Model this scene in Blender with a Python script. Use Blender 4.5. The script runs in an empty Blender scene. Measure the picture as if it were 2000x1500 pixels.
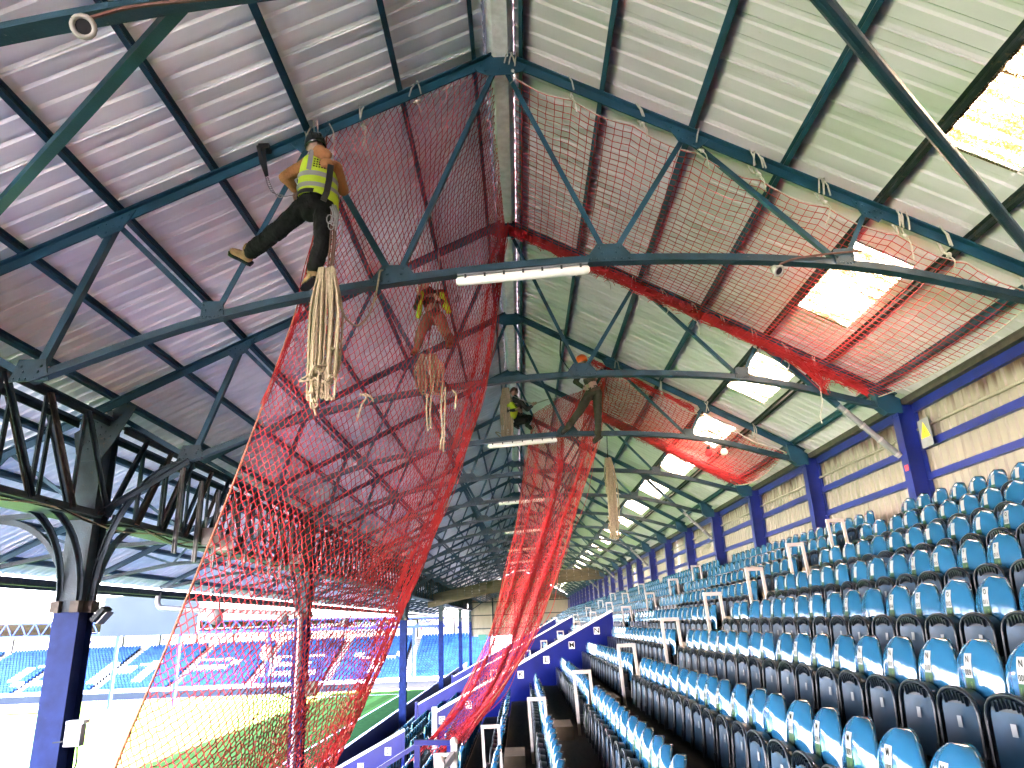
import bpy, bmesh, math, random
from mathutils import Vector, Matrix
random.seed(7)
R = math.radians
scene = bpy.context.scene
COL = scene.collection

# ------------------------------------------------------------------ camera
FPX = 1390.0                       # focal length in pixels of the 2000 px wide frame
cam_x = Vector((0.99914, 0.01296, -0.03781)); cam_fwd = Vector((0.0, 0.0, 0.0))
_vy = Vector((19, 467, FPX)).normalized(); _vz = Vector((-165, -4134, FPX))
_vz = (_vz - _vz.dot(_vy) * _vy).normalized(); _vx = _vy.cross(_vz)
# rows of ROT: world axes in camera coordinates (x right, y down, z forward)
ROT = Matrix((_vx, _vy, _vz))
cam_data = bpy.data.cameras.new('camera'); cam = bpy.data.objects.new('camera', cam_data); COL.objects.link(cam)
rt = ROT @ Vector((1, 0, 0)); dn = ROT @ Vector((0, 1, 0)); fw = ROT @ Vector((0, 0, 1))
cam.matrix_world = Matrix(((rt.x, -dn.x, -fw.x, 0), (rt.y, -dn.y, -fw.y, 0), (rt.z, -dn.z, -fw.z, 0), (0, 0, 0, 1)))
cam_data.sensor_fit = 'HORIZONTAL'; cam_data.sensor_width = 36; cam_data.lens = 36 * FPX / 2000
cam_data.clip_start = 0.05; cam_data.clip_end = 2000
scene.camera = cam

def at(px, py, y):                 # a point at depth y along the stand
    r = ROT @ Vector((px - 1000, py - 750, FPX)); return r * (y / r.y)
def atx(px, py, x):
    r = ROT @ Vector((px - 1000, py - 750, FPX)); return r * (x / r.x)
def pix(p):
    c = ROT.transposed() @ Vector(p)
    return (1000 + FPX * c.x / c.z, 750 + FPX * c.y / c.z, c.z)

# ------------------------------------------------------------------ world, sun, exposure
SUN_EL, SUN_AZ = 36.0, 8.0          # sun behind the stand (+x), a little towards +y
world = bpy.data.worlds.new('World'); scene.world = world; world.use_nodes = True
wn = world.node_tree.nodes; wl = world.node_tree.links
bg = wn['Background']; sky = wn.new('ShaderNodeTexSky'); sky.sky_type = 'NISHITA'; sky.sun_disc = False
sky.sun_elevation = R(SUN_EL); sky.sun_rotation = R(90 - SUN_AZ); sky.air_density = 0.9; sky.dust_density = 0.8
wl.new(sky.outputs[0], bg.inputs[0]); bg.inputs[1].default_value = 0.05
sd = bpy.data.lights.new('sun', 'SUN'); sd.energy = 5.0; sd.angle = R(0.53); sd.color = (1.0, 0.95, 0.86)
sun = bpy.data.objects.new('sun', sd); COL.objects.link(sun)
to_sun = Vector((math.cos(R(SUN_EL)) * math.cos(R(SUN_AZ)), math.cos(R(SUN_EL)) * math.sin(R(SUN_AZ)), math.sin(R(SUN_EL))))
sun.rotation_euler = to_sun.to_track_quat('Z', 'Y').to_euler(); sun.location = to_sun * 60
vs = scene.view_settings; vs.view_transform = 'Standard'; vs.look = 'None'; vs.exposure = 7.62; vs.gamma = 1.0; vs.use_white_balance = True; vs.white_balance_temperature = 6500; vs.white_balance_tint = 33
cy = scene.cycles
cy.max_bounces = 9; cy.diffuse_bounces = 6; cy.glossy_bounces = 3; cy.transmission_bounces = 4; cy.transparent_max_bounces = 6
cy.sample_clamp_indirect = 8.0; cy.use_denoising = True; cy.caustics_reflective = False; cy.caustics_refractive = False

# ------------------------------------------------------------------ materials
def mat(name, col, rough=0.6, metal=0.0, var=0.15, scale=6.0, stretch=(1, 1, 1), spec=0.5, chips=None, chip_scale=25, chip_lo=0.66,
        bump=0.0, bump_scale=60, rnd=0.0, coat=0.0, sss=0.0):
    m = bpy.data.materials.new(name); m.use_nodes = True; nt = m.node_tree; N = nt.nodes; L = nt.links
    b = N['Principled BSDF']; b.inputs['Roughness'].default_value = rough; b.inputs['Metallic'].default_value = metal
    b.inputs['Specular IOR Level'].default_value = spec; b.inputs['Coat Weight'].default_value = coat
    tc = N.new('ShaderNodeTexCoord'); mp = N.new('ShaderNodeMapping'); mp.inputs['Scale'].default_value = stretch
    L.new(tc.outputs['Object'], mp.inputs[0])
    n = N.new('ShaderNodeTexNoise'); n.inputs['Scale'].default_value = scale; n.inputs['Detail'].default_value = 5
    L.new(mp.outputs[0], n.inputs['Vector'])
    r = N.new('ShaderNodeValToRGB'); r.color_ramp.elements[0].position = 0.3; r.color_ramp.elements[1].position = 0.7
    r.color_ramp.elements[0].color = (*[c * (1 - var) for c in col], 1); r.color_ramp.elements[1].color = (*[min(1, c * (1 + var)) for c in col], 1)
    L.new(n.outputs['Fac'], r.inputs[0]); out = r.outputs[0]
    if chips:
        n2 = N.new('ShaderNodeTexNoise'); n2.inputs['Scale'].default_value = chip_scale; n2.inputs['Detail'].default_value = 8; n2.inputs['Roughness'].default_value = 0.7
        L.new(mp.outputs[0], n2.inputs['Vector'])
        r2 = N.new('ShaderNodeValToRGB'); r2.color_ramp.elements[0].position = chip_lo; r2.color_ramp.elements[1].position = chip_lo + 0.04
        L.new(n2.outputs['Fac'], r2.inputs[0]); mx = N.new('ShaderNodeMix'); mx.data_type = 'RGBA'
        L.new(r2.outputs[0], mx.inputs['Factor']); L.new(out, mx.inputs[6]); mx.inputs[7].default_value = (*chips, 1); out = mx.outputs[2]
    if rnd:
        oi = N.new('ShaderNodeObjectInfo'); mr = N.new('ShaderNodeMapRange'); mr.inputs['To Min'].default_value = 1 - rnd; mr.inputs['To Max'].default_value = 1 + rnd
        L.new(oi.outputs['Random'], mr.inputs['Value']); hs = N.new('ShaderNodeHueSaturation'); L.new(mr.outputs[0], hs.inputs['Value']); L.new(out, hs.inputs['Color']); out = hs.outputs[0]
    L.new(out, b.inputs['Base Color'])
    if bump:
        n3 = N.new('ShaderNodeTexNoise'); n3.inputs['Scale'].default_value = bump_scale; n3.inputs['Detail'].default_value = 4
        L.new(mp.outputs[0], n3.inputs['Vector']); bp = N.new('ShaderNodeBump'); bp.inputs['Strength'].default_value = bump; bp.inputs['Distance'].default_value = 0.02
        L.new(n3.outputs['Fac'], bp.inputs['Height']); L.new(bp.outputs[0], b.inputs['Normal'])
    return m

M = {}
M['teal'] = mat('teal_paint', (0.003, 0.046, 0.080), 0.5, var=0.3, scale=3, chips=(0.09, 0.10, 0.10), chip_scale=22, chip_lo=0.72, bump=0.15, rnd=0.12)
M['chord'] = mat('worn_chord_paint', (0.007, 0.036, 0.055), 0.45, var=0.35, scale=4, chips=(0.13, 0.14, 0.14), chip_scale=30, chip_lo=0.655, bump=0.2, rnd=0.1)
M['dark_steel'] = mat('grimy_steel', (0.014, 0.020, 0.024), 0.7, spec=0.25, var=0.4, scale=5, chips=(0.06, 0.045, 0.03), chip_scale=12, chip_lo=0.58, bump=0.2)
M['girder'] = mat('girder_paint', (0.018, 0.036, 0.048), 0.6, spec=0.3, var=0.45, scale=3, chips=(0.045, 0.037, 0.028), chip_scale=9, chip_lo=0.6, bump=0.25, rnd=0.2)
M['grimy_brown'] = mat('pigeon_brown_steel', (0.042, 0.033, 0.026), 0.8, var=0.4, scale=8, bump=0.2, rnd=0.2)
M['royal'] = mat('royal_blue_paint', (0.0030, 0.012, 0.125), 0.42, var=0.25, scale=3, chips=(0.012, 0.02, 0.09), chip_scale=10, chip_lo=0.62, bump=0.08)
M['col_blue'] = mat('column_blue_paint', (0.006, 0.015, 0.070), 0.5, spec=0.06, var=0.25, scale=4, chips=(0.012, 0.022, 0.075), chip_scale=14, chip_lo=0.62, bump=0.1)
M['wall_blue'] = mat('partition_blue', (0.003, 0.008, 0.105), 0.3, spec=0.25, var=0.2, scale=2, chips=(0.006, 0.012, 0.07), chip_scale=5, chip_lo=0.66)
M['sheet_left'] = mat('lilac_grey_sheet', (0.905, 0.93, 0.93), 0.45, metal=0.0, var=0.06, scale=1.6, stretch=(0.5, 3, 1), spec=0.5, chips=(0.78, 0.77, 0.76), chip_scale=5, chip_lo=0.66, rnd=0.07)
M['sheet_right'] = mat('cream_grey_sheet', (0.605, 0.55, 0.585), 0.45, var=0.06, scale=1.2, stretch=(0.5, 3, 1), chips=(0.52, 0.49, 0.45), chip_scale=3.2, chip_lo=0.66, rnd=0.05)
M['galv'] = mat('galvanised', (0.94, 0.93, 0.92), 0.3, metal=0.0, var=0.2, scale=8, chips=(0.45, 0.44, 0.42), chip_scale=18, chip_lo=0.66)
M['white'] = mat('white_paint', (0.78, 0.76, 0.72), 0.5, var=0.06)
M['rail_white'] = mat('handrail_paint', (0.36, 0.31, 0.28), 0.45, var=0.08, chips=(0.2, 0.16, 0.14), chip_scale=30, chip_lo=0.7)
M['lamp'] = mat('lamp_diffuser', (0.82, 0.80, 0.76), 0.35, var=0.05)
M['concrete'] = mat('dark_terrace_boards', (0.024, 0.020, 0.017), 0.8, spec=0.15, var=0.35, scale=5, stretch=(4, 0.6, 1), bump=0.3, bump_scale=20)
M['timber'] = mat('timber_step', (0.10, 0.066, 0.036), 0.75, var=0.3, scale=6, stretch=(1, 8, 1), bump=0.2)
M['ground'] = mat('stadium_paving', (0.42, 0.39, 0.38), 0.9, spec=0, var=0.2, scale=1)
M['seat_blue'] = mat('seat_blue_plastic', (0.006, 0.058, 0.120), 0.10, var=0.1, scale=3, rnd=0.1, coat=0.2)
M['seat_far'] = mat('seat_blue_far', (0.006, 0.062, 0.115), 0.2, var=0.2, scale=2.2)
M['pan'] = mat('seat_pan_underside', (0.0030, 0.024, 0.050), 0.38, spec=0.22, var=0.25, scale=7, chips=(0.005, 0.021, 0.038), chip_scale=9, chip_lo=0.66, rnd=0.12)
M['rim'] = mat('seat_rim', (0.0018, 0.004, 0.008), 0.3, spec=0.3, var=0.2)
M['black'] = mat('black_bracket', (0.003, 0.003, 0.004), 0.5, var=0.2)
M['sticker'] = mat('white_sticker', (0.19, 0.195, 0.195), 0.4, spec=0.15, var=0.08)
M['green'] = mat('green_sticker', (0.002, 0.030, 0.009), 0.4, spec=0.15, var=0.1)
M['ink'] = mat('sticker_ink', (0.012, 0.016, 0.014), 0.6, spec=0, var=0.1)
M['lime'] = mat('sticker_lime', (0.08, 0.12, 0.05), 0.5, spec=0, var=0.1)
M['net'] = mat('red_net_cord', (0.46, 0.018, 0.023), 0.7, var=0.25, scale=2)
M['peach'] = mat('peach_edge_rope', (0.42, 0.15, 0.09), 0.9, var=0.25, scale=30)
M['rope'] = mat('hemp_rope', (0.34, 0.27, 0.18), 0.9, var=0.25, scale=30, bump=0.3)
M['rope_white'] = mat('white_rope', (0.42, 0.38, 0.33), 0.9, var=0.15, scale=40)
M['rope_brown'] = mat('brown_rope', (0.10, 0.045, 0.035), 0.9, var=0.25, scale=40)
M['skin'] = mat('skin', (0.34, 0.20, 0.16), 0.5, var=0.08)
M['hoodie'] = mat('tan_hoodie', (0.27, 0.115, 0.040), 0.95, var=0.15, scale=10, bump=0.5, bump_scale=35)
M['hivis'] = mat('hivis_yellow', (0.34, 0.49, 0.008), 0.7, var=0.08, scale=8, bump=0.4, bump_scale=22)
M['silver'] = mat('reflective_band', (0.20, 0.205, 0.21), 0.4, var=0.1)
M['trouser'] = mat('black_trousers', (0.0045, 0.0045, 0.005), 0.85, spec=0.2, var=0.5, scale=7, bump=0.6, bump_scale=18)
M['tan_trouser'] = mat('tan_trousers', (0.20, 0.13, 0.09), 0.9, var=0.25, scale=9, bump=0.6, bump_scale=20)
M['olive'] = mat('olive_trousers', (0.030, 0.028, 0.018), 0.9, var=0.4, scale=9, bump=0.5, bump_scale=20)
M['jacket'] = mat('black_jacket', (0.02, 0.016, 0.016), 0.85, var=0.4, scale=9, bump=0.5, bump_scale=20)
M['boot'] = mat('tan_boot', (0.22, 0.135, 0.06), 0.8, var=0.3, scale=14, bump=0.4)
M['helmet_black'] = mat('black_helmet', (0.006, 0.006, 0.007), 0.2, var=0.3)
M['helmet_orange'] = mat('orange_helmet', (0.95, 0.13, 0.015), 0.3, var=0.08)
M['helmet_brown'] = mat('maroon_helmet', (0.10, 0.04, 0.03), 0.35, var=0.2)
M['grey_box'] = mat('grey_enclosure', (0.30, 0.28, 0.26), 0.6, var=0.12)
M['grey_pipe'] = mat('grey_pipe', (0.16, 0.16, 0.165), 0.45, var=0.2, chips=(0.26, 0.25, 0.24), chip_scale=9, chip_lo=0.7)
M['screen'] = mat('screen_back', (0.030, 0.034, 0.039), 0.6, spec=0, var=0.08, scale=0.3)
M['yellow'] = mat('sign_yellow', (0.85, 0.55, 0.01), 0.4, var=0.05)
M['red'] = mat('red_label', (0.6, 0.03, 0.04), 0.5, var=0.05)
M['far_blue'] = mat('far_truss_blue', (0.016, 0.035, 0.17), 0.5, spec=0.15, var=0.1)
M['far_roof'] = mat('far_roof_sheet', (0.06, 0.053, 0.038), 0.7, spec=0, var=0.35, scale=0.25, stretch=(0.1, 3, 1))
M['far_seat'] = mat('far_seat_blue', (0.009, 0.062, 0.22), 0.35, spec=0.15, var=0.4, scale=0.8)
M['valance'] = mat('valance_boards', (0.07, 0.055, 0.032), 0.85, var=0.4, scale=1.2, stretch=(1, 1, 6), bump=0.2)
M['cable'] = mat('black_cable', (0.02, 0.018, 0.016), 0.7, spec=0.2, var=0.2)
M['teal_sign'] = mat('exit_sign_green', (0.005, 0.12, 0.08), 0.5, var=0.05)

def cladding_material():            # cream wall sheets with rust runs starting at the eaves
    m = mat('cream_cladding', (0.20, 0.175, 0.125), 0.55, var=0.1, scale=1.5, stretch=(1, 3, 0.4), rnd=0.04)
    nt = m.node_tree; N = nt.nodes; L = nt.links; b = N['Principled BSDF']
    src = b.inputs['Base Color'].links[0].from_socket
    geo = N.new('ShaderNodeNewGeometry'); sx = N.new('ShaderNodeSeparateXYZ'); L.new(geo.outputs['Position'], sx.inputs[0])
    mp = N.new('ShaderNodeMapping'); mp.inputs['Scale'].default_value = (1, 1, 0.10); L.new(geo.outputs['Position'], mp.inputs[0])
    n = N.new('ShaderNodeTexNoise'); n.inputs['Scale'].default_value = 7; n.inputs['Detail'].default_value = 6; L.new(mp.outputs[0], n.inputs['Vector'])
    big = N.new('ShaderNodeTexNoise'); big.inputs['Scale'].default_value = 0.45; L.new(geo.outputs['Position'], big.inputs['Vector'])
    rng = N.new('ShaderNodeMapRange'); rng.inputs['From Min'].default_value = 2.35; rng.inputs['From Max'].default_value = 3.35; L.new(sx.outputs['Z'], rng.inputs['Value'])
    a = N.new('ShaderNodeMath'); a.operation = 'ADD'; L.new(n.outputs['Fac'], a.inputs[0]); L.new(big.outputs['Fac'], a.inputs[1])
    k = N.new('ShaderNodeMath'); k.operation = 'MULTIPLY'; L.new(a.outputs[0], k.inputs[0]); L.new(rng.outputs[0], k.inputs[1])
    rp = N.new('ShaderNodeValToRGB'); rp.color_ramp.elements[0].position = 0.70; rp.color_ramp.elements[1].position = 0.94; L.new(k.outputs[0], rp.inputs[0])
    mx = N.new('ShaderNodeMix'); mx.data_type = 'RGBA'; L.new(rp.outputs[0], mx.inputs['Factor']); L.new(src, mx.inputs[6]); mx.inputs[7].default_value = (0.05, 0.018, 0.005, 1)
    L.new(mx.outputs[2], b.inputs['Base Color']); return m
M['cladding'] = cladding_material()

def skylight_material():            # weathered translucent roof sheet: sunlight comes through it
    m = bpy.data.materials.new('translucent_rooflight'); m.use_nodes = True; nt = m.node_tree; N = nt.nodes; L = nt.links
    N.remove(N['Principled BSDF']); out = N['Material Output']
    tr = N.new('ShaderNodeBsdfTranslucent'); df = N.new('ShaderNodeBsdfDiffuse'); mix = N.new('ShaderNodeMixShader'); mix.inputs[0].default_value = 0.25
    geo = N.new('ShaderNodeNewGeometry'); mp = N.new('ShaderNodeMapping'); mp.inputs['Scale'].default_value = (0.8, 5, 0.8); L.new(geo.outputs['Position'], mp.inputs[0])
    n = N.new('ShaderNodeTexNoise'); n.inputs['Scale'].default_value = 2.2; n.inputs['Detail'].default_value = 3; L.new(mp.outputs[0], n.inputs['Vector'])
    s = N.new('ShaderNodeTexNoise'); s.inputs['Scale'].default_value = 55; s.inputs['Detail'].default_value = 5; L.new(geo.outputs['Position'], s.inputs['Vector'])
    a = N.new('ShaderNodeMath'); a.operation = 'MULTIPLY'; L.new(n.outputs['Fac'], a.inputs[0]); L.new(s.outputs['Fac'], a.inputs[1])
    rp = N.new('ShaderNodeValToRGB'); e = rp.color_ramp.elements
    e[0].position = 0.165; e[0].color = (0.60, 0.50, 0.33, 1); e[1].position = 0.36; e[1].color = (0.0065, 0.0034, 0.0008, 1)
    k = rp.color_ramp.elements.new(0.235); k.color = (0.017, 0.0125, 0.0048, 1)
    L.new(a.outputs[0], rp.inputs[0]); L.new(rp.outputs[0], tr.inputs[0]); df.inputs[0].default_value = (0.2, 0.16, 0.1, 1)
    L.new(tr.outputs[0], mix.inputs[1]); L.new(df.outputs[0], mix.inputs[2]); L.new(mix.outputs[0], out.inputs[0]); return m
M['skylight'] = skylight_material()

def pitch_material():
    m = mat('mown_pitch', (0.026, 0.064, 0.013), 0.9, spec=0, var=0.15, scale=1.5, bump=0.2, bump_scale=8)
    nt = m.node_tree; N = nt.nodes; L = nt.links; b = N['Principled BSDF']; src = b.inputs['Base Color'].links[0].from_socket
    geo = N.new('ShaderNodeNewGeometry'); sx = N.new('ShaderNodeSeparateXYZ'); L.new(geo.outputs['Position'], sx.inputs[0])
    k = N.new('ShaderNodeMath'); k.operation = 'MULTIPLY'; k.inputs[1].default_value = 2 * math.pi / 2.4; L.new(sx.outputs['X'], k.inputs[0])
    s = N.new('ShaderNodeMath'); s.operation = 'SINE'; L.new(k.outputs[0], s.inputs[0])
    mr = N.new('ShaderNodeMapRange'); mr.inputs['From Min'].default_value = -0.25; mr.inputs['From Max'].default_value = 0.25
    mr.inputs['To Min'].default_value = 0.82; mr.inputs['To Max'].default_value = 1.15; L.new(s.outputs[0], mr.inputs['Value'])
    h = N.new('ShaderNodeHueSaturation'); L.new(src, h.inputs['Color']); L.new(mr.outputs[0], h.inputs['Value']); L.new(h.outputs[0], b.inputs['Base Color']); return m
M['pitch'] = pitch_material()
M['turf'] = mat('artificial_turf', (0.013, 0.036, 0.010), 0.9, spec=0, var=0.2, scale=2)

# ------------------------------------------------------------------ mesh helpers
class MB:
    def __init__(s): s.v = []; s.f = []; s.mi = []; s.cur = 0; s.smooth = []; s.sm = False
    def add(s, vs, fs):
        o = len(s.v); s.v += [tuple(p) for p in vs]
        for f in fs: s.f.append([i + o for i in f]); s.mi.append(s.cur); s.smooth.append(s.sm)
    def box(s, c, d, rot=None):
        c = Vector(c); hx, hy, hz = d[0] / 2, d[1] / 2, d[2] / 2
        P = [Vector((x, y, z)) for x in (-hx, hx) for y in (-hy, hy) for z in (-hz, hz)]
        if rot is not None: P = [rot @ p for p in P]
        s.add([c + p for p in P], [(0, 1, 3, 2), (4, 6, 7, 5), (0, 4, 5, 1), (2, 3, 7, 6), (0, 2, 6, 4), (1, 5, 7, 3)])
    def span(s, lo, hi): s.box([(a + b) / 2 for a, b in zip(lo, hi)], [abs(b - a) for a, b in zip(lo, hi)])
    def sweep(s, prof, path, up=(0, 0, 1), caps=True):
        path = [Vector(p) for p in path]; up = Vector(up); n = len(prof); rings = []
        for i, p in enumerate(path):
            d = (path[min(i + 1, len(path) - 1)] - path[max(i - 1, 0)]).normalized()
            sd_ = d.cross(up)
            if sd_.length < 1e-4: sd_ = d.cross(Vector((0, 1, 0.01)))
            sd_.normalize(); u = sd_.cross(d).normalized()
            rings.append([p + sd_ * a + u * b for a, b in prof])
        vs_ = [q for r_ in rings for q in r_]; fs = []
        for i in range(len(path) - 1):
            for k in range(n):
                a = i * n + k; b = i * n + (k + 1) % n; fs.append((a, b, b + n, a + n))
        if caps: fs.append(tuple(range(n))[::-1]); fs.append(tuple((len(path) - 1) * n + k for k in range(n)))
        s.add(vs_, fs)
    def bar(s, a, b, w, h, up=(0, 0, 1)): s.sweep([(-w / 2, -h / 2), (w / 2, -h / 2), (w / 2, h / 2), (-w / 2, h / 2)], [a, b], up)
    def tee(s, path, w, d, t, up=(0, 0, 1), inv=False):
        pr = [(-w / 2, 0), (w / 2, 0), (w / 2, -t), (t / 2, -t), (t / 2, -d), (-t / 2, -d), (-t / 2, -t), (-w / 2, -t)]
        if inv: pr = [(a, -d - b) for a, b in pr][::-1]
        s.sweep([(a, b + d / 2) for a, b in pr[::-1]], path, up)
    def angle(s, a, b, w, t, up=(0, 0, 1), flip=1):
        pr = [(0, 0), (w * flip, 0), (w * flip, t), (t * flip, t), (t * flip, w), (0, w)]
        s.sweep([(p - w * flip / 2, q - w / 2) for p, q in (pr if flip > 0 else pr[::-1])], [a, b], up)
    def tube(s, path, r, n=6, caps=True):
        path = [Vector(p) for p in path]; rings = []; prev = None
        for i, p in enumerate(path):
            d = path[min(i + 1, len(path) - 1)] - path[max(i - 1, 0)]
            d = d.normalized() if d.length > 1e-9 else Vector((0, 0, 1))
            if prev is None: prev = Vector((0, 0, 1)) if abs(d.z) < 0.9 else Vector((1, 0, 0))
            a = prev - d * prev.dot(d); a = a.normalized() if a.length > 1e-6 else d.orthogonal().normalized(); prev = a; b = d.cross(a)
            rr = r[i] if isinstance(r, (list, tuple)) else r
            rings.append([p + a * (rr * math.cos(2 * math.pi * k / n)) + b * (rr * math.sin(2 * math.pi * k / n)) for k in range(n)])
        fs = []
        for i in range(len(path) - 1):
            for k in range(n):
                a = i * n + k; b = i * n + (k + 1) % n; fs.append((a, b, b + n, a + n))
        if caps: fs += [tuple(range(n))[::-1], tuple((len(path) - 1) * n + k for k in range(n))]
        s.add([q for r_ in rings for q in r_], fs)
    def plate(s, poly, y0, y1):      # polygon in x,z extruded along y
        n = len(poly); s.add([(x, y0, z) for x, z in poly] + [(x, y1, z) for x, z in poly],
            [tuple(range(n)), tuple(range(2 * n - 1, n - 1, -1))] + [(k, k + n, (k + 1) % n + n, (k + 1) % n) for k in range(n)])
    def rivet(s, p, r, ax=(0, -1, 0)):
        p = Vector(p); ax = Vector(ax); a = ax.orthogonal().normalized(); b = ax.cross(a); vs_ = []
        for rr, h in ((r, 0), (r * 0.75, r * 0.55)):
            vs_ += [p + ax * h + a * rr * math.cos(k * math.pi / 3) + b * rr * math.sin(k * math.pi / 3) for k in range(6)]
        s.add(vs_, [(k, (k + 1) % 6, (k + 1) % 6 + 6, k + 6) for k in range(6)] + [tuple(range(6, 12))])
    def ball(s, c, r, seg=10, rings=7, sc=(1, 1, 1), rot=None):
        c = Vector(c); vs_ = [Vector((0, 0, r))]
        for i in range(1, rings):
            th = math.pi * i / rings
            vs_ += [Vector((r * math.sin(th) * math.cos(2 * math.pi * k / seg), r * math.sin(th) * math.sin(2 * math.pi * k / seg), r * math.cos(th))) for k in range(seg)]
        vs_.append(Vector((0, 0, -r))); fs = [(0, 1 + k, 1 + (k + 1) % seg) for k in range(seg)]
        for i in range(rings - 2):
            o = 1 + i * seg; fs += [(o + k, o + seg + k, o + seg + (k + 1) % seg, o + (k + 1) % seg) for k in range(seg)]
        o = 1 + (rings - 2) * seg; fs += [(o + k, len(vs_) - 1, o + (k + 1) % seg) for k in range(seg)]
        vs_ = [Vector((p.x * sc[0], p.y * sc[1], p.z * sc[2])) for p in vs_]
        if rot is not None: vs_ = [rot @ p for p in vs_]
        s.add([c + p for p in vs_], fs)
    def mesh(s, name, mats):
        me = bpy.data.meshes.new(name); me.from_pydata(s.v, [], s.f)
        for m in (mats if isinstance(mats, (list, tuple)) else [mats]): me.materials.append(M[m] if isinstance(m, str) else m)
        if any(s.mi): me.polygons.foreach_set('material_index', s.mi)
        if any(s.smooth): me.polygons.foreach_set('use_smooth', s.smooth)
        me.update(); return me
    def build(s, name, mats, parent=None, loc=(0, 0, 0)): return place(name, s.mesh(name, mats), parent, loc)

def place(name, me, parent=None, loc=(0, 0, 0)):
    o = bpy.data.objects.new(name, me); COL.objects.link(o); o.location = loc
    if parent is not None: o.parent = parent
    return o
def tag(o, label=None, cat=None, group=None, kind=None):
    if label: o['label'] = label
    if cat: o['category'] = cat
    if group: o['group'] = group
    if kind: o['kind'] = kind
    return o
def thing(name, label, cat, loc=(0, 0, 0), group=None):
    o = bpy.data.objects.new(name, None); COL.objects.link(o); o.location = loc; o.empty_display_size = 0.2
    return tag(o, label, cat, group)
def copy_tree(o, parent=None):
    c = o.copy(); COL.objects.link(c); c.parent = parent
    for ch in list(o.children): copy_tree(ch, c)
    return c
def ordinal(n): return ['first', 'second', 'third', 'fourth', 'fifth', 'sixth', 'seventh', 'eighth', 'ninth', 'tenth', 'eleventh', 'twelfth', 'thirteenth',
    'fourteenth', 'fifteenth', 'sixteenth', 'seventeenth', 'eighteenth', 'nineteenth', 'twentieth', 'twenty-first', 'twenty-second', 'twenty-third', 'twenty-fourth',
    'twenty-fifth', 'twenty-sixth'][n - 1] if n <= 26 else f'{n}th'
def text_mesh(body, size, m):
    c = bpy.data.curves.new('lettering', 'FONT'); c.body = body; c.size = size; c.align_x = 'CENTER'; c.align_y = 'CENTER'; c.resolution_u = 2; c.offset = size * 0.018
    o = bpy.data.objects.new('lettering', c); COL.objects.link(o)
    me = bpy.data.meshes.new_from_object(o); bpy.data.objects.remove(o); bpy.data.curves.remove(c); me.materials.clear(); me.materials.append(M[m]); return me
def crv(pts, n=8):                  # Catmull-Rom through points
    P = [Vector(p) for p in pts]; P = [2 * P[0] - P[1]] + P + [2 * P[-1] - P[-2]]; out = []
    for i in range(1, len(P) - 2):
        for k in range(n):
            t = k / n; out.append(0.5 * ((2 * P[i]) + (P[i + 1] - P[i - 1]) * t + (2 * P[i - 1] - 5 * P[i] + 4 * P[i + 1] - P[i + 2]) * t * t + (3 * P[i] - P[i - 1] - 3 * P[i + 1] + P[i + 2]) * t ** 3))
    return out + [P[-2]]

# ------------------------------------------------------------------ overall dimensions of the stand
BAY = 4.336
def TY(k): return 7.956 + BAY * (k - 1)
def zr(x): return 7.49 - 0.57 * x if x >= 0 else 7.49 + 0.476 * x      # rafter axis
Y0, Y1 = TY(-4), TY(24)             # roof from behind the camera to the far gable
XB, XF, XE = 6.8, -7.40, -12.65     # back column face, front column line, front eave
ZP = -8.2                           # pitch level
ROWX = lambda n: 1.78 + 0.765 * n   # seat back of row n (M = 0)
ROWT = lambda n: -1.36 + 0.382 * n  # tread level of row n
ROWS = {n: c for n, c in zip(range(-11, 7), 'ABCDEFGHJKLMNOPQRS')}

# ------------------------------------------------------------------ ground, pitch, terrace
g = MB(); g.span((-600, -400, ZP - 0.6), (300, 900, ZP - 0.02)); tag(g.build('ground', 'ground'), kind='structure')
g = MB(); g.add([(-84, -30, ZP), (-15.9, -30, ZP), (-15.9, 109, ZP), (-84, 109, ZP)], [(0, 1, 2, 3)]); tag(g.build('pitch', 'pitch'), kind='structure')
g = MB(); g.add([(-15.9, -30, ZP), (-10.5, -30, ZP), (-10.5, 109, ZP), (-15.9, 109, ZP)], [(0, 1, 2, 3)]); tag(g.build('turf_surround', 'turf'), kind='structure')
g = MB()
g.span((-16.15, -20, ZP + 0.003), (-16.02, 101, ZP + 0.007)); g.span((-78, 101, ZP + 0.003), (-16.02, 101.13, ZP + 0.007))
tag(g.build('touchline', 'white'), kind='structure')
terr = tag(bpy.data.objects.new('terrace', None), kind='structure'); COL.objects.link(terr)
for n in range(-12, 8):
    s = MB(); x0 = ROWX(n) - 0.62; x1 = x0 + 0.765 if n < 7 else 7.4
    s.span((x0, Y0, ROWT(n) - 0.45), (x1, Y1, ROWT(n))); s.build('step', 'concrete', terr)
    s = MB(); s.span((x0 - 0.012, Y0, ROWT(n) - 0.06), (x0 - 0.001, Y1, ROWT(n) + 0.003)); s.build('nosing', 'timber', terr)
g = MB(); g.span((-8.1, Y0, ZP), (-7.95, Y1, -4.9)); tag(g.build('front_wall', 'wall_blue'), 'low blue wall along the front of the stand', 'wall')

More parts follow.
